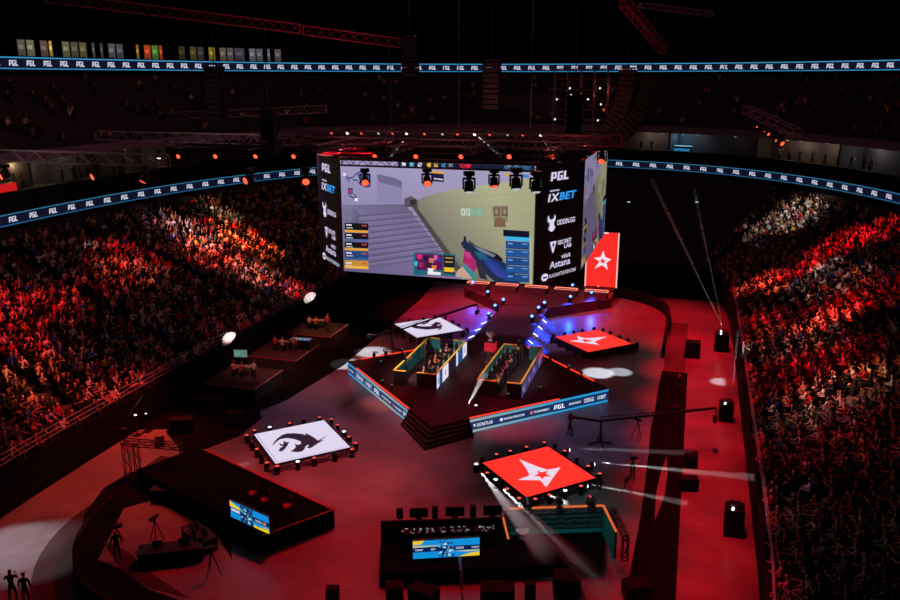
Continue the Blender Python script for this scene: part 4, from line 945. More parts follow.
def wide_screen(p, q, h, label, style):
    d = (q-p); d.z = 0; L = d.length; ud = d.normalized(); n = ud.cross(Vector((0, 0, 1))); r = empty('led_screen', p, math.atan2(ud.y, ud.x), label, 'screen')
    m = MB(); m.box((L/2, .08, h/2), (L+.06, .12, h+.06)); m.build('frame', BLK, r)
    A = Art(); bl, nv, ye, w = (16, 140, 214), (10, 30, 84), (236, 200, 40), (220, 224, 240)
    A.rect(0, 0, L, h, bl); A.rect(0, h*.36, L, h*.62, nv, 2)
    if style == 'c':
        A.poly([(0, h*.78), (L*.12, h*.8), (L*.18, h), (0, h)], ye, 2); A.poly([(0, h*.62), (L*.4, h*.66), (L*.4, h*.7), (0, h*.74)], (190, 190, 120), 3)
        A.poly([(L*.62, h*.33), (L, h*.36), (L, h*.28), (L*.8, h*.26)], (190, 190, 120), 3); A.poly([(L*.66, 0), (L, 0), (L, h*.22), (L*.86, h*.18)], ye, 3)
        A.text('TOURNAMENT', .1, h*.44, L*.15, h*.54, w, 4); A.text('BET', L*.27, h*.44, L*.34, h*.54, w, 4); A.text('SECRETLAB', L*.64, h*.44, L*.76, h*.56, w, 4); A.text('KAZAKH', L*.88, h*.45, L*.99, h*.54, w, 4)
        x0, x1 = L*.38, L*.62
    else:
        A.poly([(0, h*.66), (L*.28, h*.64), (L*.28, h*.78), (L*.12, h*.86), (L*.02, h), (0, h)], ye, 3); A.poly([(L*.62, 0), (L, 0), (L, h*.3), (L*.62, h*.16)], ye, 3); A.poly([(L*.7, .12*h), (L, h*.22), (L, h*.27), (L*.62, h*.2)], (60, 150, 150), 4)
        A.rect(L*.03, h*.42, L*.26, h*.58, (200, 205, 235), 4); A.text('KAZAKH', L*.66, h*.42, L*.84, h*.54, w, 4); A.poly([(L*(.9+.035*math.cos(i*.785)), h*(.48+.1*math.sin(i*.785))) for i in range(8)], (230, 120, 60), 4); x0, x1 = L*.28, L*.6
        A.rect(x0, 0, x1, h, (14, 50, 96), 5)
    R = random.Random(3)
    for k in range(90):
        x = x0+R.random()*(x1-x0-.1); y_ = R.random()*(h-.1)*(1 if style != 'c' else .94); s = .03+R.random()*.08
        A.poly([(x, y_), (x+s*1.4, y_+s*.3), (x+s, y_+s*1.3), (x+s*.1, y_+s)], R.choice([(20, 70, 130), (30, 130, 190), (90, 190, 220), (12, 26, 60), (200, 225, 240), (16, 40, 90)]), 6+k % 3)
    A.build('led_surface', (0, 0, 0), (1, 0, 0), (0, 0, 1), LED, r, .006); return r
p, q = at_z(231, 516.5, 1.12), at_z(269.5, 534, 1.12); wide_screen(p, q, .98, 'small bright blue and yellow screen tilted on the left host platform', 'l')
def stool_chair(px, py, z, rz, label):
    p = at_z(px, py, z); r = empty('folding_chair', p, rz, label, 'chair', 'red chairs on the host platform')
    m = MB(); m.box((0, 0, .45), (.46, .46, .05)); m.build('seat', REDF, r, .01); m = MB(); m.box((0, .24, .78), (.44, .04, .4)); m.build('backrest', REDF, r, .01)
    for sx, sy in ((-1, -1), (1, -1), (-1, 1), (1, 1)): m = MB(); m.tube((sx*.2, sy*.2, 0), (sx*.2, sy*.2, .9 if sy > 0 else .45), .018); m.build('leg', BLK, r)
for k, (px, py) in enumerate(((254, 500), (266, 507), (288, 513))): stool_chair(px, py, 1.1, -.9, 'red chair on the left host platform, %s' % ['nearest to the small tilted screen', 'middle one of three', 'rightmost of three'][k])
# second low deck joined behind it
deck([(176, 470), (205, 452), (226, 478)], .9, 'low dark platform at the left end of the host platform', (0,), 'low_deck')

# ------------------------------------------------------------------ analyst deck at bottom centre
ad, AP = deck([(381, 538), (606, 530), (601, 563), (379, 573)], .7, 'wide black analyst platform at the bottom centre of the floor', (), 'analyst_deck')
cA = sum(AP, Vector())/4; dx = (AP[1]-AP[0]).normalized(); dx.z = 0; dy = Vector((-dx.y, dx.x, 0)); RZ = math.atan2(dx.y, dx.x); O0 = Vector((AP[0].x, AP[0].y, .7)); LW = (AP[1]-AP[0]).length
def ap(u, v, z=0): return O0+dx*u-dy*v+Vector((0, 0, z))
p = at_z(413, 559, .72); q = at_z(479.5, 555, .72); wide_screen(p, q, 1.0, 'wide bright blue and yellow screen on the analyst platform', 'c')
def onp(name, label, cat, u, v, z=0, rz=0, group=None): return empty(name, ap(u, v, z), RZ+rz, label, cat, group)
r = onp('backdrop_wall', 'teal backdrop wall with orange top strip behind the lattice truss, bottom centre', 'wall panel', LW*.77, .1)
m = MB(); m.box((0, 0, .75), (LW*.42, .1, 1.5)); m.build('panel', TEAL, r); m = MB(); m.box((0, 0, 1.52), (LW*.42, .14, .05)); m.build('light_strip', emat('orange_strip', (235, 110, 50), .8, True), r)
m = MB(); m.box((LW*.21, -1.3, .75), (.1, 2.6, 1.5)); m.build('side_panel', TEAL, r); m = MB(); m.box((LW*.21, -1.3, 1.52), (.12, 2.6, .05)); m.build('side_strip', emat('orange_strip', (235, 110, 50)), r)
r = onp('partition_wall', 'dark slanted partition with an orange edge beside the seated group', 'wall panel', LW*.53, 1.3)
m = MB(); m.box((0, 0, .6), (.12, 2.4, 1.2)); m.build('panel', BLK, r); m = MB(); m.box((.02, 0, 1.22), (.1, 2.4, .05)); m.build('light_strip', emat('orange_strip', (235, 110, 50)), r)
r = onp('rear_wall', 'low black rear wall of the analyst platform behind the consoles', 'wall panel', LW*.27, .08)
m = MB(); m.box((0, 0, .5), (LW*.54, .12, 1.0)); m.build('panel', BLK, r); m = MB(); m.box((0, .0, 1.01), (LW*.54, .14, .02)); m.build('top_edge', BLKM, r)
r = onp('truss_arch', 'black lattice truss frame with three lamps over the right half of the analyst platform', 'truss', LW*.78, .35)
m = MB(); w = LW*.24; truss(m, (-w, 0, .75), (w, 0, .75), .28, None, .04); truss(m, (-w, 0, 1.3), (w, 0, 1.3), .28, None, .04); m.build('top_truss', TRUSSB, r)
for s in (-1, 1):
    m = MB(); truss(m, (s*w, 0, 0), (s*w, 0, 1.4), .3, None, .04, up=(0, 1, 0)); m.build('tower', TRUSSB, r)
m = MB(); truss(m, (w, 0, 1.3), (w, -2.4, 1.2), .28, None, .04); truss(m, (w, -2.4, 0), (w, -2.4, 1.2), .28, None, .04, up=(0, 1, 0)); m.build('side_truss', TRUSSB, r)
for k, (px, py) in enumerate(((533, 509), (564, 505), (595, 504))):
    pz = ap(LW*(.64+.14*k), .35, 1.46); place_head('off', tuple(pz), k*1.3+.4, 1.35, 'black unlit moving lamp on top of the truss arch, %s' % ['left one', 'middle one', 'right one'][k], 'lamps on the truss arch', tilt=.8)
for k, (u, w, h) in enumerate(((1.0, .35, .5), (2.0, .95, .5), (2.85, .3, .6), (3.9, 1.0, .5), (4.85, .3, .6), (5.9, 1.0, .55))):
    r = onp('stage_monitor', '%s on the rear wall of the analyst platform, %s from the left' % ('wide black flat monitor' if w > .5 else 'narrow black speaker', ORD[k]), 'monitor' if w > .5 else 'speaker', u, -.12, -.7)
    m = MB(); m.box((0, .1, .9), (w*.3, .2, 1.8)); m.build('stand', BLKM, r); m = MB(); m.box((0, .1, 1.98), (w, .12 if w > .5 else .3, h)); m.build('case', BLKM, r, .02)
R = random.Random(5)
for k in range(4):
    r = onp('mixing_console', 'dark equipment console with small lit buttons, %s from the left behind the wide screen' % ORD[k], 'console', 1.6+k*1.25, .75, 0, 0, 'consoles on the analyst platform')
    m = MB(); m.box((0, 0, .4), (1.1, .6, .8)); m.build('body', BLKM, r); m = MB()
    for j in range(14): m.box((R.uniform(-.5, .5), R.uniform(-.26, .26), .81), (R.uniform(.02, .1), .02, .02))
    m.build('buttons', emat('console_light', (190, 215, 225), .7), r)
for k, (px, py, col, lab) in enumerate(((517, 528, (120, 116, 124), 'left'), (525, 532, (70, 50, 60), 'middle'), (531, 525, (150, 150, 156), 'right'))):
    p = at_z(px, py, .7); person('sit_one' if k == 1 else 'sit_lean', (p.x, p.y, .72), -.6+k*.9, col, '%s one of the three people seated under the truss arch, bottom centre' % lab)
    r = empty('director_chair', (p.x, p.y, .7), -.6+k*.9, 'low black chair under the %s one of three people at the bottom centre' % lab, 'chair', 'chairs under the truss arch')
    m = MB(); m.box((0, .02, .40), (.45, .42, .04)); m.build('seat', BLK, r); m = MB(); m.box((0, -.26, .66), (.45, .04, .3)); m.build('backrest', BLK, r)
    for sx, sy in ((-1, -1), (1, -1), (-1, 1), (1, 1)): m = MB(); m.tube((sx*.19, .02+sy*.18, 0), (sx*.19, .02+sy*.18, .4), .016, n=5); m.build('leg', BLK, r)
p = at_z(522, 538, .7); r = empty('low_table', p, .4, 'small white round table in front of the three seated people', 'table'); m = MB(); m.lathe([(.35, .42), (.36, .45), (.34, .46)], n=16); m.build('table_top', WHITEP, r); m = MB(); m.tube((0, 0, .02), (0, 0, .42), .03); m.lathe([(.2, 0), (.2, .02), (.05, .03)]); m.build('base', CHRMAT, r)
# cable bundle dropping off the deck
m = MB(); pts = []
a_, b_ = at_z(460, 557, .74), at_z(461.5, 570.5, .74); c_ = Vector((b_.x, b_.y, .1))+(b_-a_).normalized()*.35; c_.z = .1; d_ = at_z(463.5, 604, .1)
seg = [a_, b_, c_, d_]
def pl(t):
    t *= 3; i = min(2, int(t)); return seg[i].lerp(seg[i+1], t-i)
for s in range(3):
    pts = []
    for k in range(60): c = pl(k/59); an = k*.9+s*2.1; pts.append(c+Vector((math.cos(an)*.07, math.sin(an*1.1)*.05, math.sin(an)*.07)))
    m.path(pts, .022, 5)
tag(m.build('cable_bundle', CHRMAT), 'twisted silvery cable bundle running down from the wide blue screen', 'cable')
# road cases and draped gear along the bottom edge
def case(px, py, sx, sy, sz, rz, label, lid=True, z=0, m_=None, name='flight_case'):
    p = at_z(px, py, z); r = empty(name, p, rz, label, 'case'); m = MB(); m.box((0, 0, sz*.42+.08), (sx, sy, sz*.84)); m.build('body', m_ or BLKM, r, .02)
    m = MB(); m.box((0, 0, sz*.92+.08), (sx, sy, sz*.15)); m.build('lid', m_ or BLKM, r, .02)
    for a in (-1, 1):
        for b in (-1, 1): m = MB(); m.box((a*sx*.47, b*sy*.47, sz*.45+.08), (.05, .05, sz*.9)); m.build('corner_edge', mat('case_edge', (60, 60, 66), .4, .6), r)
    for a in (-1, 1):
        for b in (-1, 1): m = MB(); m.tube((a*sx*.36-.02, b*sy*.36, .04), (a*sx*.36+.02, b*sy*.36, .04), .04); m.build('wheel', BLK, r)
    return r
case(395, 604, .8, .7, 1.0, .3, 'black road case on the floor at the bottom edge, left of the dark draped heap'); case(424, 606, 1.3, .8, .9, -.2, 'wide black road case at the bottom edge, left of the cable bundle')
case(497, 606, 1.6, .9, 1.0, .25, 'wide black road case at the bottom edge, right of the cable bundle'); case(566, 592, 1.3, 1.0, .9, .2, 'big black road case at the bottom edge below the truss arch', )
case(530, 600, .5, .5, .9, .2, 'narrow black case between two wide cases at the bottom edge'); case(636, 598, 1.2, .9, .8, .5, 'dark case on the black carpet at the bottom edge')
case(333, 600, .6, .5, .6, .3, 'small black box on the red floor at the bottom edge, left of centre')
case(692, 357, 1.3, 1.0, 1.4, 0, 'black square case on the red floor beside the walkway, farthest right one'); case(690, 466, .9, .9, .8, 0, 'black case casting a dark shadow on the red floor, halfway down the right'); case(688, 489, 1.1, .7, .7, .2, 'low black case just below the halfway case on the right')
case(675, 413, .7, .8, .5, 0, 'flat black case on the carpet below the right camera crane')
case(182, 432, 1.6, .8, 1.0, .4, 'black road case on the left floor, above the lattice gate and nearest to it'); case(212, 412, 2.2, 1.0, 1.1, .3, 'long black road case at the upper left floor under the square platforms')
case(236, 424, 1.4, .9, .9, -.2, 'black road case on the left floor nearest to the white floor screen'); case(160, 446, .6, .6, .5, .6, 'small black box alone on the bright red floor at left')
# side wall lamp towers on the right
def lamp_box(px, py, w, h, label, n=1):
    p = at_z(px, py, 0); p.x = min(p.x, 19.3); r = empty('lamp_stand_box', p, 0, label, 'lamp stand'); m = MB(); m.box((0, 0, h/2), (w, w*1.1, h)); m.build('cabinet', BLKM, r, .03); m = MB(); m.box((0, 0, h+.12), (w*.6, w*.6, .2)); m.build('top_plate', BLK, r, .02)
    for k in range(n): m = MB(); m.tube((-.12, -w*.4, h+.1+.22*k), (-.16, -w*.62, h+.14+.22*k), .06, .065, 10); m.build('lens', L_WHT, r)
    return p
lamp_box(741, 534, 1.0, 1.6, 'black lamp cabinet with one white light at the foot of the right stand, nearest one'); lamp_box(733, 420, 1.0, 1.3, 'black lamp cabinet with a white light below the bright slanting beam on the right'); lamp_box(724, 350, 1.2, 1.6, 'black lamp cabinet with two white lights where two thin beams rise', 2)

# ------------------------------------------------------------------ camera cranes and tripods
def crane(bx, by, tip, tail, label, headbox=True):
    b = at_z(bx, by, 0); r = empty('camera_crane', b, 0, label, 'camera crane')
    m = MB()
    for k in range(4): a = k*PI/2+.4; m.bar((0, 0, .25), (.75*math.cos(a), .75*math.sin(a), .12), .09)
    m.build('dolly', BLK, r)
    for k in range(4): a = k*PI/2+.4; w = MB(); w.tube((.75*math.cos(a)-.03, .75*math.sin(a), .12), (.75*math.cos(a)+.03, .75*math.sin(a), .12), .12, n=10); w.build('wheel', BLK, r)
    m = MB(); m.tube((0, 0, .2), (0, 0, 1.7), .09, .07); m.bar((-.2, 0, .3), (0, 0, 1.2), .05); m.bar((.2, 0, .3), (0, 0, 1.2), .05); m.build('column', BLK, r)
    t = tip-b; u = tail-b; pv = Vector((0, 0, 1.75)); m = MB(); m.bar(pv, t, .12); m.bar(pv+Vector((0, 0, .3)), t+Vector((0, 0, .05)), .04); m.bar(pv, u, .14); m.bar(pv, pv+Vector((0, 0, .35)), .06); m.build('arm', BLK, r)
    m = MB(); m.box(u, (.35, .3, .35)); m.build('counterweight', BLK, r, .03)
    m = MB(); m.bar(t, t+Vector((.05, 0, -.5)), .06); m.box(t+Vector((0, 0, -.75)), (.3, .55, .3)); m.tube(t+Vector((0, -.25, -.75)), t+Vector((0, -.5, -.8)), .08, .1); m.build('camera_head', BLK, r, .01)
    return r
crane(392, 351, at_y(477, 304, at_z(392, 351).y+4.0), at_y(369, 336, at_z(392, 351).y-1.0), 'black camera crane reaching right over the far white floor screen')
crane(600, 445, at_y(716, 408, at_z(600, 445).y+1.5), at_y(571, 417, at_z(600, 445).y-.6), 'long black camera crane reaching right across the dark carpet')
def tripod(px, py, label, h=1.4, cam_=True):
    p = at_z(px, py, 0); r = empty('camera_tripod', p, px*.1, label, 'tripod')
    for k in range(3): a = k*2*PI/3; m = MB(); m.tube((.42*math.cos(a), .42*math.sin(a), 0), (0, 0, h), .022, .03, 6); m.build('leg', BLK, r)
    m = MB(); m.box((0, .1, h+.12), (.18, .45, .2)); m.tube((0, -.15, h+.12), (0, -.32, h+.12), .07, .08); m.build('camera', BLK, r, .01)
p = at_z(569.5, 436, 0); person('stand_hold', (p.x, p.y, 0), -1.3, (18, 18, 22), 'crane operator in black standing at the left end of the right camera crane')
tripod(637, 440, 'camera tripod standing alone on the floor right of the operator'); tripod(157, 543, 'camera tripod on the red floor patch at lower left'); tripod(118, 545, 'small camera tripod near the brown apron at lower left', 1.0)
tripod(213, 575, 'camera tripod beside the black desks at lower left, right of the others'); tripod(626, 492, 'low tripod on the floor right of the near red floor screen', .7); tripod(178, 430, 'tripod on the red floor below the left stand', .8)
p = at_z(14, 603, 0); person('stand_hold', (p.x, p.y, 0), .6, (14, 14, 18), 'person in black at the bottom left corner holding a lit phone')
r = empty('phone', at_y(23.5, 577.5, p.y+.28), .6, 'small lit phone held by the person at the bottom left corner', 'phone'); m = MB(); m.box((0, 0, 0), (.09, .012, .17)); m.build('case', BLK, r); A = Art(); A.rect(0, 0, .08, .16, (235, 235, 245)); A.build('display', (-.04, -.012, -.08), (1, 0, 0), (0, 0, 1), attr_emit('phone_glow', 1.2, False), r)
p = at_z(27, 606, 0); person('stand', (p.x, p.y, 0), .3, (16, 14, 18), 'person in black at the bottom left corner, just right of the phone holder')
for px, py, po, lab in ((118, 560, 'stand', 'person in dark clothes on the red floor patch at lower left'), (196, 552, 'stand_hold', 'person in dark clothes behind the black desks at lower left'), (705, 395, 'stand', 'person standing by the walkway edge on the red floor, right side'), (640, 470, 'stand_hold', 'person beside the carpet right of the near red floor screen')):
    p = at_z(px, py, 0)
    if px in (705,): p = at_z(677, 395, 0)
    if px == 640: p = at_z(632, 478, 0)
    person(po, (p.x, p.y, 0), px*.3, (18, 18, 22), lab)
# truss gate at lower left
p = at_z(133, 477, 0); r = empty('truss_gate', p, .35, 'free-standing black lattice gate on the red floor at left', 'truss'); m = MB(); truss(m, (-.25, 0, 0), (-.25, 0, 2.3), .35, None, .04, up=(0, 1, 0)); m.build('tower', TRUSSB, r); m = MB(); truss(m, (.35, 0, 0), (.35, 0, 2.2), .3, None, .04, up=(0, 1, 0)); m.build('tower', TRUSSB, r)
m = MB(); truss(m, (-.4, 0, 2.4), (3.4, -.9, 2.4), .35, None, .045); m.build('top_truss', TRUSSB, r); m = MB(); m.bar((3.3, -.88, 0), (3.3, -.88, 2.25), .08); m.build('post', TRUSSB, r)
place_head('off', tuple(p+Vector((-.3, .0, 2.62))), .5, 1.1, 'black unlit lamp on top of the free-standing lattice gate')
# black desks at lower left
for k, (px, py, sx, sy, rz) in enumerate(((172, 560, 3.2, 1.0, .5), (200, 545, 2.2, 1.0, -.5), (176, 498, 2.6, 1.0, .35), (214, 516, 1.6, 1.0, -.4))):
    p = at_z(px, py, 0); r = empty('production_desk', p, rz, 'black draped production desk at lower left, %s' % ['nearest and longest one', 'beside the camera tripod', 'behind the red floor patch', 'touching the host platform'][k], 'desk')
    m = MB(); m.box((0, 0, .76), (sx, sy, .05)); m.build('desk_top', BLK, r); m = MB(); m.box((0, sy*.45, .37), (sx*.98, .04, .73)); m.box((-sx*.48, 0, .37), (.04, sy*.9, .73)); m.box((sx*.48, 0, .37), (.04, sy*.9, .73)); m.build('drape', DRAPE, r)
    for j in range(2): m = MB(); m.box((-sx*.2+sx*.4*j, .1, .98), (.5, .05, .32)); m.box((-sx*.2+sx*.4*j, .12, .8), (.2, .16, .03)); m.build('monitor', BLK, r)
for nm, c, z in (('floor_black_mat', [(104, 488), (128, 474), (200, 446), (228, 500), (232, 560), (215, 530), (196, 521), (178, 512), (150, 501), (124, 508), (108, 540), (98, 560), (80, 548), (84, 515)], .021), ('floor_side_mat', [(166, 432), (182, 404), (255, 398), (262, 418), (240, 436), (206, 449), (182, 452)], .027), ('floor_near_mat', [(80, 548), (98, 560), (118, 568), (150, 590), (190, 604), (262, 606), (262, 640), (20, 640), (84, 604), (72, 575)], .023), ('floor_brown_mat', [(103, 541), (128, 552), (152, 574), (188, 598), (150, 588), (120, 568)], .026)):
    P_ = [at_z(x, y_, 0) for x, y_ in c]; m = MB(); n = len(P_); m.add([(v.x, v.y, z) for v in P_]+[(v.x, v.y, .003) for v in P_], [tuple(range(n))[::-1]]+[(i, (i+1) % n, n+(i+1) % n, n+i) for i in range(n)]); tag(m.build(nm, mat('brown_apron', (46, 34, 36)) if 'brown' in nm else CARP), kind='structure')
# ------------------------------------------------------------------ side platforms on the left
for k, (y0, nm) in enumerate(((-7.5, 'nearest'), (-.7, 'middle'), (6.0, 'farthest'))):
    r = empty('side_platform', (-17.4, y0+2.3, 0), 0, 'low black square platform below the left stand, %s one' % nm, 'platform', 'square platforms below the left stand')
    m = MB(); m.box((0, 0, .5), (4.6, 4.6, 1.0)); m.build('deck', mat('plat_black', (34, 26, 28), .7), r)
    m = MB(); m.bar((-2.3, -2.3, 1.02), (2.3, -2.3, 1.02), .06, .04); m.build('edge_strip', mat('red_edge', (150, 24, 26)), r); m = MB(); m.bar((2.3, -2.3, 1.02), (2.3, 2.3, 1.02), .06, .04); m.build('edge_strip', mat('pale_edge', (190, 150, 150)), r)
    c = empty('caster_desk', (-17.6, y0+2.6, 1.0), .3, 'small desk on the %s square platform below the left stand' % nm, 'desk'); m = MB(); m.box((0, 0, .74), (1.7, .7, .05)); m.build('desk_top', GREY, c)
    for a in (-1, 1): m = MB(); m.box((a*.75, 0, .36), (.05, .6, .71)); m.build('leg_panel', BLK, c)
    for j in range(3):
        person('sit_desk' if j < 2 else 'stand', (-18.1+j*.75+(.6 if j == 2 else 0), y0+2.1-(.1*j)-(.3 if j == 2 else 0), 1.0), .2-j*.2, [(200, 120, 70), (150, 60, 50), (180, 170, 170)][(j+k) % 3], 'person %s on the %s square platform below the left stand' % (['seated left', 'seated right', 'standing'][j]+' of the desk', nm))
        if j < 2:
            s_ = empty('stool', (-18.1+j*.75, y0+2.1-(.1*j), 1.0), 0, 'dark stool under the %s person at the desk on the %s square platform' % (['left', 'right'][j], nm), 'stool'); m = MB(); m.lathe([(.2, .38), (.2, .42), (.15, .43)], n=10); m.build('seat', BLK, s_); m = MB(); m.tube((0, 0, 0), (0, 0, .38), .03); m.build('leg', BLK, s_)
r = empty('floor_monitor', (-18.6, -3.4, 1.0), .2, 'pale green lit monitor on a stand on the nearest left platform', 'monitor'); m = MB(); m.tube((0, 0, 0), (0, 0, .9), .04); m.box((0, 0, .02), (.6, .4, .04)); m.build('stand', BLK, r); m = MB(); m.box((0, .03, 1.25), (1.15, .06, .68)); m.build('case', BLK, r); A = Art(); A.rect(0, 0, 1.1, .62, (86, 124, 118)); A.rect(.1, .1, .5, .4, (100, 140, 130), 2); A.build('display', (-.55, 0, .94), (1, 0, 0), (0, 0, 1), LEDQ, r)
r = empty('screen_table', (-16.2, 2.6, 1.0), .1, 'long table with a glowing blue-white top on the middle left platform', 'table'); m = MB(); m.box((0, 0, .42), (1.9, .8, .82)); m.build('body', BLK, r); A = Art(); A.rect(0, 0, 1.8, .7, (70, 100, 130)); 
for k in range(12): A.rect(.1+k*.13, .1+(k % 3)*.15, .2+k*.13, .3+(k % 3)*.15, [(150, 190, 220), (90, 70, 110), (180, 150, 90)][k % 3], 2)
A.build('lit_top', (-.9, -.35, .84), (1, 0, 0), (0, 1, 0), LEDQ, r)
for k, (px, py, y_) in enumerate(((229, 338, -5.0), (310, 297, 8.0))):
    p = Vector(at_z(px, py, 3.1)); r = empty('umbrella_light', (p.x, p.y, 0), 0, 'white oval umbrella light on a stand below the left stand, %s one' % ['nearer', 'farther'][k], 'studio light')
    m = MB(); m.tube((0, 0, 0), (0, 0, 3.0), .03); 
    for j in range(3): m.bar((0, 0, .6), (.5*math.cos(j*2.1), .5*math.sin(j*2.1), 0), .03)
    m.build('stand', BLK, r); m = MB(); m.lathe([(.72, 0), (.62, .22), (.4, .38), (.05, .46)], (0, 0, 0), Matrix.Rotation(-.5, 3, 'Y')@Matrix.Rotation(.5, 3, 'X'), 20); o = m.build('diffuser', WHITEP, r); o.location = (0, 0, 3.0)
#PART5
# ------------------------------------------------------------------ crowd
def inner_t(i): return lerpC(off(C_IN, 0.3), C_OUT, i/NR)
def aisle_idx():
    out = []
    for i, ((bx, by), a) in enumerate(DIR):
        if a in (0, 180) and by in (-19, -7, 5, 17): out.append(i)
        if a in (21, 42, 159, 138, -24, 204): out.append(i)
    return out
AI = aisle_idx()
R0 = random.Random(4); seats = []   # (pos, rz, row, dirindex, dist from aisle, side)
for i in range(NR):
    t = (i+.52)/NR; C = lerpC(off(C_IN, .3), C_OUT, t); z = Z0+RISE*i
    s = 0.0; acc = 0.0
    for k in range(ND-1):
        a, b = C[k], C[k+1]; L = (b-a).length; ang = DIR[k][1]
        u = acc
        while u < L:
            q = a.lerp(b, u/L)+Vector((R0.uniform(-.2, .2), R0.uniform(-.2, .2))); fi = k+u/L
            ok = True
            for A_ in AI:
                if abs(fi-A_)*L < .62: ok = False
            side = 'R' if fi < ND/2 else 'L'
            if side == 'R' and (ang > 42): ok = False
            if i >= NR-2: ok = False
            if side == 'L' and (ang < 153): ok = False
            if ok:
                an = math.radians(ang+(DIR[k+1][1]-ang)*u/L); fx, fy = -math.cos(an), -math.sin(an)
                da = min(abs(fi-A_)*L for A_ in AI)
                seats.append((Vector((q.x, q.y, z)), math.atan2(-fx, fy), i, fi, da, side))
            u += .56
        acc = u-L
R = random.Random(11)
occ = [s for s in seats if R.random() < (.95 if s[2] < 17 else .7)]
def vis(s):
    x, y, d = project(s[0]+Vector((0, 0, .7))); return (-10 < x < 910 and -10 < y < 612 and d > 1), d
vv = [(s, *vis(s)) for s in occ]
near = sorted([(d, k) for k, (s, v, d) in enumerate(vv) if v])[:300]
nk = {k for _, k in near}
inview = [k for k, (s, v, d) in enumerate(vv) if v or d < 90]
PZ = list(LO)
def rowname(i): return ['front', 'second', 'third', 'fourth', 'fifth', 'sixth', 'seventh', 'eighth', 'ninth', 'tenth', 'eleventh', 'twelfth', 'thirteenth', 'fourteenth', 'fifteenth', 'sixteenth', 'seventeenth', 'eighteenth', 'nineteenth', 'twentieth', 'twenty-first', 'top'][i]
POSEW = {'sit_lap': 'hands on lap', 'sit_clap': 'clapping', 'sit_up': 'both arms raised', 'sit_one': 'one arm raised', 'sit_lean': 'leaning forward'}
# order within each row of individual spectators, counted from the aisle-free near end
byrow = {}
for _, k in near: byrow.setdefault((occ[k][5], occ[k][2]), []).append(k)
for key, L in byrow.items():
    L.sort(key=lambda k: project(occ[k][0])[0] if False else occ[k][0].y)
    for j, k in enumerate(L):
        s = occ[k]; pz = R.choices(PZ, [4, 3, 1.2, 1.6, 2])[0]; nm, c = R.choices(SHC, SHW)[0]
        c = tuple(max(8, min(245, int(v*R.uniform(.85, 1.1)))) for v in c)
        person(pz, tuple(s[0]), s[1]+R.uniform(-.35, .35), c, 'spectator in %s, %s, %s row, %s stand, place %d from near end' % (nm, POSEW[pz], rowname(s[2]), {'R': 'right', 'L': 'left'}[s[5]], j+1), 'nearest spectators in the %s stand' % {'R': 'right', 'L': 'left'}[s[5]], R.uniform(.93, 1.06))
SKT = [(190, 140, 115), (165, 120, 95), (205, 160, 135), (120, 84, 64)]
VS, LT, LS, FC_ = [], [], [], []; nv = nl = 0
for k in inview:
    if k in nk: continue
    s = occ[k]; pz = R.choices(PZ, [4, 3, 1.2, 1.6, 2])[0]; co, fs, zz = LO[pz]
    nm, c = R.choices(SHC, SHW)[0]; c = RGB(*c); f_ = R.uniform(.75, 1.1); c = (c[0]*f_, c[1]*f_, c[2]*f_, 1)
    cols = [c, RGB(36, 36, 44), RGB(*R.choice(SKT)), RGB(*R.choice(HAIRC)), RGB(22, 22, 24)]
    a = s[1]+R.uniform(-.35, .35); sc = R.uniform(.93, 1.06); ca, sa = math.cos(a)*sc, math.sin(a)*sc
    M = np.array([[ca, -sa, 0], [sa, ca, 0], [0, 0, sc]], dtype=np.float32)
    VS.append(co@M.T+np.array(tuple(s[0]), dtype=np.float32))
    for f, z in zip(fs, zz):
        LS.append(len(f)); LT.extend([v+nv for v in f]); FC_.append(cols[z])
    nv += len(co)
def big_mesh(name, V, loops, sizes, fcol, m):
    me = bpy.data.meshes.new(name); V = np.concatenate(V) if isinstance(V, list) else V
    me.vertices.add(len(V)); me.vertices.foreach_set('co', V.astype(np.float32).ravel())
    me.loops.add(len(loops)); me.loops.foreach_set('vertex_index', np.array(loops, dtype=np.int32))
    sz = np.array(sizes, dtype=np.int32); st = np.concatenate([[0], np.cumsum(sz)[:-1]]).astype(np.int32)
    me.polygons.add(len(sz)); me.polygons.foreach_set('loop_start', st)
    me.update(calc_edges=True)
    if fcol is not None:
        at = me.attributes.new('Col', 'FLOAT_COLOR', 'FACE'); at.data.foreach_set('color', np.array(fcol, dtype=np.float32).ravel())
    me.materials.append(m); me.validate(); o = bpy.data.objects.new(name, me); COL.objects.link(o); return o
tag(big_mesh('spectators', VS, LT, LS, FC_, CROWD), 'dense crowd of seated spectators filling the left and right stands', 'crowd', None, 'stuff')
# seats
SV, SF = MB(), None
B = MB(); B.box((0, .05, .42), (.46, .42, .05)); B.box((0, -.2, .66), (.46, .05, .46)); B.box((0, -.05, .2), (.05, .3, .4))
bv = np.array(B.v, dtype=np.float32); bf = B.f; VS, LT, LS = [], [], []; nv = 0
for k, s in enumerate(seats):
    x, y, d = project(s[0])
    if not ((-60 < x < 960 and -20 < y < 660 and d > 0)): continue
    ca, sa = math.cos(s[1]), math.sin(s[1]); M = np.array([[ca, -sa, 0], [sa, ca, 0], [0, 0, 1]], dtype=np.float32)
    VS.append(bv@M.T+np.array(tuple(s[0]), dtype=np.float32))
    for f in bf: LS.append(4); LT.extend([v+nv for v in f])
    nv += len(bv)
tag(big_mesh('stadium_seats', VS, LT, LS, None, SEATM), 'rows of dark plastic seats under the crowd in both stands', 'seats', None, 'stuff')
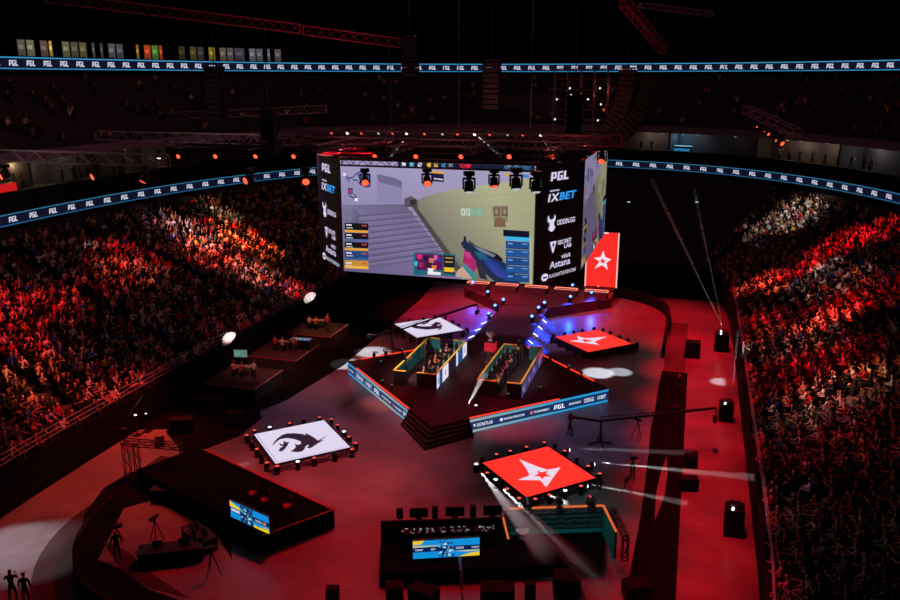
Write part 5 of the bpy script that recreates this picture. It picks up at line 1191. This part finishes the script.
# people up in the suites and sparse upper tier audience
VS, LT, LS, FC_ = [], [], [], []; nv = 0
for i in range(11):
    C = lerpC(off(C_OUT, 2.5), off(C_UP, -.5), (i+.5)/12); z = 17.6+.55*i
    for k in range(8, ND-8):
        L = (C[k+1]-C[k]).length
        for j in range(int(L/.6)):
            if R.random() > .09: continue
            q = C[k].lerp(C[k+1], (j+R.random()*.4)/(L/.6)); an = math.radians(DIR[k][1]); fx, fy = -math.cos(an), -math.sin(an); a = math.atan2(-fx, fy)
            if q.y < -20: continue
            co, fs, zz = LO[R.choice(PZ)]; nm, c = R.choices(SHC, SHW)[0]; cols = [RGB(*c), RGB(36, 36, 44), RGB(*SKT[0]), RGB(26, 20, 16), RGB(20, 20, 20)]
            ca, sa = math.cos(a), math.sin(a); M = np.array([[ca, -sa, 0], [sa, ca, 0], [0, 0, 1]], dtype=np.float32)
            VS.append(co@M.T+np.array((q.x, q.y, z), dtype=np.float32))
            for f, zc_ in zip(fs, zz): LS.append(len(f)); LT.extend([v+nv for v in f]); FC_.append(cols[zc_])
            nv += len(co)
tag(big_mesh('upper_spectators', VS, LT, LS, FC_, CROWD), 'scattered spectators in the dark upper tier above the suites', 'crowd', None, 'stuff')
# suite guests (seen as small silhouettes against the lit rooms)
tabS = arc_table(off(C_OUT, 2.6), 0, ND-1)
n_ = 0
for px in (14, 24, 33, 62, 72, 80, 90, 112, 122, 640, 652, 780, 790, 800, 812, 826, 838, 850, 862, 870):
    s_ = px_s(tabS, px, 14.6); q = along(tabS, s_); q2 = along(tabS, s_+.3); t_ = q2-q; rz = math.atan2(t_.y, t_.x)+PI
    person(R.choice(['stand', 'stand_hold', 'stand_up']), (q.x, q.y, 13.9), rz, R.choice([(60, 60, 70), (120, 110, 100), (30, 30, 40), (150, 140, 130)]), 'guest standing in the %s suites above the lower ribbon, %s from the left' % ('left' if px < 400 else 'right', (ORD+['fifteenth'])[n_ if px < 400 else n_-9]), 'suite guests'); n_ += 1
# railings in front of the stands
for nm, i0, i1 in (('left', ND//2+14, ND-12), ('right', 10, ND//2-22)):
    C = off(C_IN, .18); mid = C[(i0+i1)//2]; r = empty('stand_railing', (mid.x, mid.y, 2.55), 0, 'thin metal railing along the front edge of the %s stand' % nm, 'railing')
    for h in (.35, .65, .95):
        m = MB(); pts = [Vector((C[i].x-mid.x, C[i].y-mid.y, h)) for i in range(i0, i1+1)]; m.path(pts, .025, 5); m.build('rail', TRUSSM, r)
    for i in range(i0, i1+1, 2): m = MB(); m.tube((C[i].x-mid.x, C[i].y-mid.y, 0), (C[i].x-mid.x, C[i].y-mid.y, .95), .025, n=5); m.build('post', TRUSSM, r)

# ------------------------------------------------------------------ light
w = bpy.data.worlds.new('World'); S.world = w; w.use_nodes = True
w.node_tree.nodes['Background'].inputs[0].default_value = (0.5, 0.32, 0.55, 1); w.node_tree.nodes['Background'].inputs[1].default_value = 0.0016
# floor washes from the rig
FW = [((-4, -16, 19.5), (-6, -24, 0), RED, 13000, 75), ((-16, -14, 19.5), (-18, -20, 0), RED2, 13000, 55), *[((16.8, y_, 19.5), (17.2, y_, 0), RED, 17000+(y_+33)*420, 31) for y_ in (-33, -26, -19, -12, -5, 2, 9, 16)],
      ((6, -18, 19.5), (7, -26, 0), RED, 11000, 60), ((-11, 4, 19.5), (-11.5, 2, 0), RED2, 9000, 60), ((-12, 22, 19.5), (-8, 22, 0), RED, 26000, 55), ((10, 24, 19.5), (13, 24, 0), RED, 34000, 58),
      ((0, -14, 19.5), (-4, -15, 0), (.95, .13, .16), 12000, 55), ((8, -11, 11), (11, -6, 0), PUR, 1500, 55), ((3, 16, 19.5), (2, 15, 0), PUR, 6500, 50), ((-10, -6, 19.5), (-9, -6, 0), PUR, 3200, 50),
      ((-17, -10, 19.5), (-19.6, -14, 0), (1, .03, .02), 22000, 24), ((-15, -16, 19.5), (-20, -20, 0), RED, 8000, 36), ((-18, 2, 19.5), (-17.5, 0, 0), RED, 2500, 50), ((-16, -24, 19.5), (-21, -36, 0), RED, 6000, 60)]
for a, t, c, p_, g in FW: spot(a, t, c, p_, g, .9, .5)
# white pools on the floor
for (px, py, P_, g) in ((598, 373, 70000, 8.5), (620, 372, 50000, 6.5), (372, 352, 60000, 10), (346, 364, 50000, 9), (722, 382, 40000, 5.5), (30, 552, 9000, 20), (8, 548, 9000, 16), (476, 352, 9000, 7), (320, 352, 0, 0)):
    if P_: t = at_z(px, py, 0); spot((t.x*1.25+(2 if t.x > 0 else -2), t.y-2, 19), t, (.85, .95, 1.0), P_, g, .5, .1)
# crowd patches: (pixel, colour, power, cone)
def stand_pt(px, py):
    d = ray(px, py); best = None
    for k in range(20, 1400):
        p = CAM+d*(k*.1); 
        if p.z < 2: break
        ax = abs(p.x)
        if ax > 20.4 or abs(p.y) > 39:
            # height of the rake along the straight part
            bx = 0; by = max(-YC, min(YC, p.y)); rr = Vector((p.x-bx, p.y-by)); a = math.degrees(math.atan2(rr.y, rr.x)) % 360
            jj = min(range(ND), key=lambda i: (abs(DIR[i][0][1]-by)*10+abs(((DIR[i][1]-a+180) % 360)-180)))
            ri = (C_IN[jj]-Vector(DIR[jj][0])).length; ro = (C_OUT[jj]-Vector(DIR[jj][0])).length; t = (rr.length-ri)/(ro-ri)
            if t > 0 and p.z < Z0+RISE*NR*t+.5: return p
    return p
ORG = (1.0, .16, .04); WW = (1.0, .8, .7)
CP = [(40, 312, RED, 60000, 14), (15, 345, RED, 40000, 13), (85, 330, RED, 26000, 12), (105, 300, RED, 30000, 14), (180, 345, RED, 40000, 16), (225, 320, RED, 40000, 14), (145, 262, RED, 40000, 14), (125, 275, RED2, 90000, 11), (140, 285, ORG, 30000, 7), (235, 236, ORG, 170000, 12), (262, 250, ORG, 120000, 10), (212, 256, RED2, 90000, 14), (185, 232, (1, .5, .5), 40000, 12),
      (200, 240, WW, 32000, 10), (95, 308, WW, 40000, 6), (150, 272, WW, 26000, 8), (215, 212, (1, .8, .5), 26000, 9), (240, 292, WW, 22000, 10), (195, 320, RED, 60000, 15), (110, 340, RED, 30000, 16), (90, 385, (1, .2, .16), 26000, 24), (150, 372, (1, .45, .35), 22000, 12), (15, 385, ORG, 26000, 11),
      (70, 350, RED, 60000, 26), (130, 320, RED, 40000, 22), (230, 300, (1, .1, .06), 40000, 18), (170, 350, RED, 30000, 14), (280, 290, (1, .4, .35), 16000, 14), (255, 275, (1, .3, .28), 40000, 14), (158, 212, (.8, .9, 1), 9000, 5), (88, 246, (.9, .95, 1), 30000, 1.6), (295, 290, RED, 30000, 10),
      (760, 285, RED2, 70000, 12), (800, 272, RED, 60000, 11), (845, 245, RED, 80000, 12), (890, 228, RED, 60000, 10), (830, 268, WW, 42000, 10), (800, 285, WW, 20000, 10), (835, 318, RED2, 120000, 9), (815, 328, RED2, 70000, 8), (850, 312, RED, 60000, 9),
      (765, 340, RED2, 36000, 14), (780, 290, ORG, 40000, 6), (770, 375, RED, 26000, 16), (800, 215, (1, .9, .8), 30000, 12), (790, 205, WW, 20000, 6), (760, 228, (1, .8, .75), 12000, 9), (760, 243, (.2, .5, 1), 14000, 3), (860, 300, RED, 24000, 18),
      (790, 385, RED, 18000, 26), (850, 430, (1, .1, .1), 8000, 22), (805, 345, (1, .4, .35), 13000, 16), (840, 285, (1, .5, .42), 16000, 16), (820, 400, (1, .5, .35), 26000, 15), (850, 385, ORG, 24000, 12), (870, 380, (1, .6, .35), 18000, 12), (790, 420, (1, .6, .6), 9000, 16), (785, 500, (1, .6, .65), 5000, 9), (830, 470, RED, 3500, 22), (820, 360, RED, 30000, 18), (765, 320, RED, 36000, 10), (790, 450, RED, 9000, 14), (880, 560, (.9, .4, .5), 1200, 30)]
spot((-6, -4, 19.5), (-25, -3, 4), RED, 34000, 62, .9, .4); spot((-6, 6, 19.5), (-23, 13, 4), RED, 16000, 45, .9, .4)
for px, py, c, P_, g in CP:
    t = stand_pt(px, py); sx = 1 if t.x > 0 else -1
    spot((sx*8 if abs(t.y) < 25 else sx*6, max(-16, min(20, t.y*.6+4)), 19.8), t, c, P_*(.9 if c != WW else .45), g*(1.2 if c != WW else .9), .9, .3)
# stage and set spots, some added without a fixture to lift dark parts
spot((-9, -14, 19.5), at_z(388, 402, 0), (1, .13, .06), 20000, 13, .9, .3); spot((-3, -15, 19.5), at_z(515, 427, 0), (1, .02, .08), 16000, 16, .9, .3)
spot((-14, -17, 19.5), at_z(215, 428, 0), RED, 9000, 20, .9, .3)
spot((0, -13, 12), (0, -1, 1), (1, .05, .11), 7000, 75, .9, .4)
spot((-9, -10, 11), (-3.6, .2, 1.8), (1, .84, .74), 9500, 32, .7, .2); spot((8, -9, 11), (3, .4, 1.8), (1, .84, .8), 6500, 32, .7, .2)  # booth spots added below the hanging screens, no fixture, to brighten the players
spot((7, 6, 11), (-4.8, 0, 1.8), (1, .95, .9), 2600, 30, .7, .2)
for i, (bx, by) in enumerate(BLUES): 
    if i < 10: spot((bx, by-.3, PH+.85), (bx*(1.9 if abs(bx) < 4 else 1.05), by-(.6 if abs(bx) < 4 else 2.2), 0), BLU, 900, 80, .8, .08)
for sx, yy, pw in ((-1, 11.5, 1500), (-1, 15, 1500), (-1, 18.5, 1000), (1, 10.5, 2600), (1, 14, 2200), (1, 17.5, 1500)): spot((sx*4.8, yy, 3.0), (sx*3.1, yy, .3), BLU, pw*1.3, 52, .8, .15)
spot((0, 15.5, 19.5), (0, 26, 1), (.95, .22, .35), 16000, 58, .9, .4); spot((9, -34, 13), ap(LW*.78, .2, .8), (.55, 1, 1), 3600, 24, .8, .2)  # second spot is added on the camera side to bring out the teal backdrop
spot((-2, -16, 19.5), (9, -20, 1.5), (.9, .85, 1), 1500, 30, .8, .3); spot((-12, -14, 19.5), (-17, -2, 1), (1, .3, .2), 15000, 22, .8, .3); spot((-12, 0, 19.5), (-16.5, 8, 1), (1, .3, .12), 20000, 18, .8, .3); spot((-15, -14, 19.5), at_z(229, 338, 3.1), (1, .85, .82), 32000, 4, .5, .1); spot((-15, -6, 19.5), at_z(310, 297, 3.1), (1, .85, .82), 32000, 4, .5, .1)  # last two are added to whiten the umbrella diffusers, which emit nothing
# added point lights without fixtures, so the trusses read
point((-21, -3, 23.5), (1, .45, .45), 420, .5); point((-28, -14.5, 21.5), (1, .6, .6), 200, .4); point((-17, 14, 27), (1, .3, .3), 300, .5); point((0, -9, 21.6), (1, .25, .25), 420, .5); point((-7, -8, 21.6), (1, .3, .3), 260, .5); point((7, -8, 21.6), (1, .2, .2), 300, .5); point((-2, 24, 28), (.7, .5, .8), 110, .6); point((-12, 6, 31), (1, .1, .2), 700, .5); point((10, 10, 23), (1, .15, .15), 350, .5)
# warm room lamps in the suites (each with its visible ceiling lamp)
tabR = arc_table(off(C_OUT, 4.2), 0, ND-1)
for k, (px, c, P_) in enumerate(((10, (1, .75, .35), 26), (22, (.9, .9, .95), 20), (38, (1, .8, .5), 22), (62, (1, .8, .3), 34), (80, (1, .8, .4), 14), (112, (1, .9, .6), 26), (125, (1, .7, .5), 12), (648, (1, .85, .6), 46), (662, (.8, .6, .5), 20), (683, (.25, .7, 1), 60), (697, (.7, .8, .8), 20), (735, (.9, .6, .5), 5), (785, (1, .6, .4), 16), (800, (1, .8, .55), 60), (826, (1, .85, .5), 46), (850, (1, .75, .45), 46), (871, (.9, .95, 1), 50))):
    s_ = px_s(tabR, px, 15.5); q = along(tabR, s_); point((q.x, q.y, 16.2), c, P_*(2.6 if px < 400 else 1.3), .15)
    r = empty('room_lamp', (q.x, q.y, 16.46), 0, 'small round ceiling lamp in a %s suite, %s from the left' % ('left' if px < 400 else 'right', (ORD+['fifteenth', 'sixteenth'])[k if px < 400 else k-7]), 'lamp', 'suite ceiling lamps'); m = MB(); m.tube((0, 0, .02), (0, 0, .22), .16, n=12); m.build('body', WHITEP, r); m = MB(); m.tube((0, 0, 0), (0, 0, .02), .14, n=12); m.build('diffuser', emat('warm_lamp', (255, 225, 170), 1.0), r)
# blue bar front in the right suites
s_ = px_s(tabR, 683, 15); q = along(tabR, s_); q2 = along(tabR, s_+1); rz = math.atan2((q2-q).y, (q2-q).x); r = empty('bar_counter', (q.x, q.y, 13.9), rz, 'glowing blue bar counter in the right suites', 'bar counter'); m = MB(); m.box((0, 0, .5), (2.6, .5, 1.0)); m.build('counter', BLK, r); m = MB(); m.box((0, .26, .45), (2.4, .02, .5)); m.box((0, -.26, .45), (2.4, .02, .5)); m.build('lit_front', emat('bar_blue', (30, 120, 170), .9), r); m = MB(); m.box((0, 0, 1.03), (2.7, .6, .06)); m.build('counter_top', emat('bar_white', (150, 225, 240), .8), r)
# red advertising box at the left end of the balcony
p = at_z(9, 214, 13.7); s_ = px_s(arc_table(off(C_OUT, .3), 0, ND-1), 9, 13.8); T_ = arc_table(off(C_OUT, .3), 0, ND-1); q = along(T_, s_); q2 = along(T_, s_-1); rz = math.atan2((q2-q).y, (q2-q).x); r = empty('red_sign_box', (q.x, q.y, 14.5), rz+PI, 'small plain red lit box on the balcony edge at far left', 'sign'); m = MB(); m.box((0, 0, .4), (2.3, .2, .8)); m.build('case', BLK, r); m = MB(); m.box((0, .11, .4), (2.2, .02, .7)); m.box((0, -.11, .4), (2.2, .02, .7)); m.build('lit_face', emat('sign_red', (200, 24, 24), .9), r)

# ------------------------------------------------------------------ haze lit by the narrow beams
HZ = {}
def haze_mat(d):
    if d in HZ: return HZ[d]
    m = bpy.data.materials.new('haze'); m.use_nodes = True; nt = m.node_tree; nt.nodes.remove(nt.nodes['Principled BSDF'])
    v = nt.nodes.new('ShaderNodeVolumeScatter'); v.inputs['Density'].default_value = d; v.inputs['Anisotropy'].default_value = 0.2
    nt.links.new(v.outputs[0], nt.nodes['Material Output'].inputs['Volume']); HZ[d] = m; return m
BN = [0]
def beam(src, dst, a_deg, watts, d, where, col=(.86, .93, 1.0), lamp=False, r0=.05):
    src, dst = Vector(src), Vector(dst); L = (dst-src).length; n = (dst-src)/L; tr_ = math.tan(math.radians(a_deg/2))
    m = MB(); m.tube((0, 0, 0), (0, 0, L), r0+.0, r0+L*tr_*1.02, 14); o = m.build('haze_beam', haze_mat(d*1.3)); o.location = src+n*.12; o.rotation_mode = 'QUATERNION'; o.rotation_quaternion = n.to_track_quat('Z', 'Y')
    tag(o, 'thin beam of lit haze '+where, 'light beam', None, 'stuff'); spot(src+n*.02, dst, col, watts*16, a_deg, .35, .015)
def floorlamp(px, py, z=.8): return at_z(px, py, z)
BEAMS = [(floorlamp(478, 469), at_y(545, 552, -30), 3.4, 1500, .12, 'from the left corner of the near red floor screen'), (floorlamp(501, 487), at_y(612, 596, -33), 3.0, 1900, .12, 'from the near edge of the red floor screen, crossing the truss arch'),
         (floorlamp(550, 496), at_y(566, 503, -20), 6, 400, .25, 'short one at the near right edge of the red floor screen'),
         (floorlamp(570, 448, .6), at_y(690, 453, -9), 3.0, 900, .1, 'level one from the far right edge of the near red floor screen'), (floorlamp(595, 462, .6), at_y(800, 482, -14), 2.8, 2600, .1, 'longest level one, crossing the black carpet to the right stand'),
         (floorlamp(588, 484, .6), at_y(686, 503, -17.5), 3.0, 900, .1, 'lower level one from the right corner of the near red floor screen'), (at_z(467, 407, SH+.4), at_y(484, 374, -4.5), 9, 500, .2, 'rising from a footlight to the front of the right booth'),
         (at_z(127, 418, 1.5), at_y(166, 362, -10), 1.6, 260, .2, 'rising in front of the left stand'), (at_z(723, 328, 1.7), at_y(652, 180, 30), 1.6, 3500, .035, 'leaning left, one of two rising at the right stand'), (at_z(723, 328, 1.7), at_y(694, 190, 26), 1.4, 3000, .035, 'nearly upright, one of two rising at the right stand'),
         (at_z(732, 393, 1.5), at_y(738, 332, 6), 2.5, 900, .2, 'short bright one climbing the front of the right stand'), (at_y(348, 134, -4.2), at_y(333, 165, -5.5), 5, 260, .25, 'falling at the top left corner of the screens'),
         (at_y(407, 137, -4.2), at_y(391, 156, -5.5), 5, 160, .25, 'falling between the top lamps, left one of the middle'), (at_y(475, 134, -4.2), at_y(500, 155, -5.5), 5, 260, .25, 'falling to the right above the front screen'), (at_y(541, 137, -4.2), at_y(553, 154, -5.5), 5, 160, .25, 'falling to the right above the right sponsor panel'),
         (at_y(159, 156, 0), at_y(157, 202, 0), 6, 200, .1, 'soft one hanging down left of the rig'), (at_z(252, 462, 1.4), at_y(118, 495, -19), 7, 900, .07, 'broad soft one crossing the dark host platform')]
for b_ in BEAMS: beam(*b_)
for px, py, nm in ((569, 447, 'farthest'), (594, 461, 'middle'), (587, 483, 'nearest')):
    q = at_z(px, py, .55); place_head('white', (q.x-.12, q.y, 0), -PI/2, .85, 'white lamp right of the near red floor screen sending a level beam, %s of three' % nm, 'level beam lamps', tilt=1.5)
r = at_z(127, 418, 1.2); r.x = max(r.x, -19.9)
place_head('white', (r.x, r.y, 1.05), 0, .8, 'white lamp on a tall black stand below the left stand, at a beam foot'); r2 = at_z(133, 414, 1.2); r2.x = max(r2.x, -19.6); place_head('white', (r2.x, r2.y, 1.05), 0, .55, 'small white lamp beside the lamp below the left stand')
for v, nm in ((r, 'bigger'), (r2, 'smaller')):
    m = MB(); m.tube((v.x, v.y, 0), (v.x, v.y, 1.05), .04); m.box((v.x, v.y, .03), (.5, .5, .06)); tag(m.build('lamp_stand', BLK), 'black stand under the %s white lamp below the left stand' % nm, 'stand')
S.cycles.volume_bounces = 0; S.cycles.max_bounces = 4; S.cycles.diffuse_bounces = 2; S.cycles.glossy_bounces = 2; S.cycles.use_denoising = True
S.cycles.sample_clamp_indirect = 3.0; S.cycles.sample_clamp_direct = 0.0
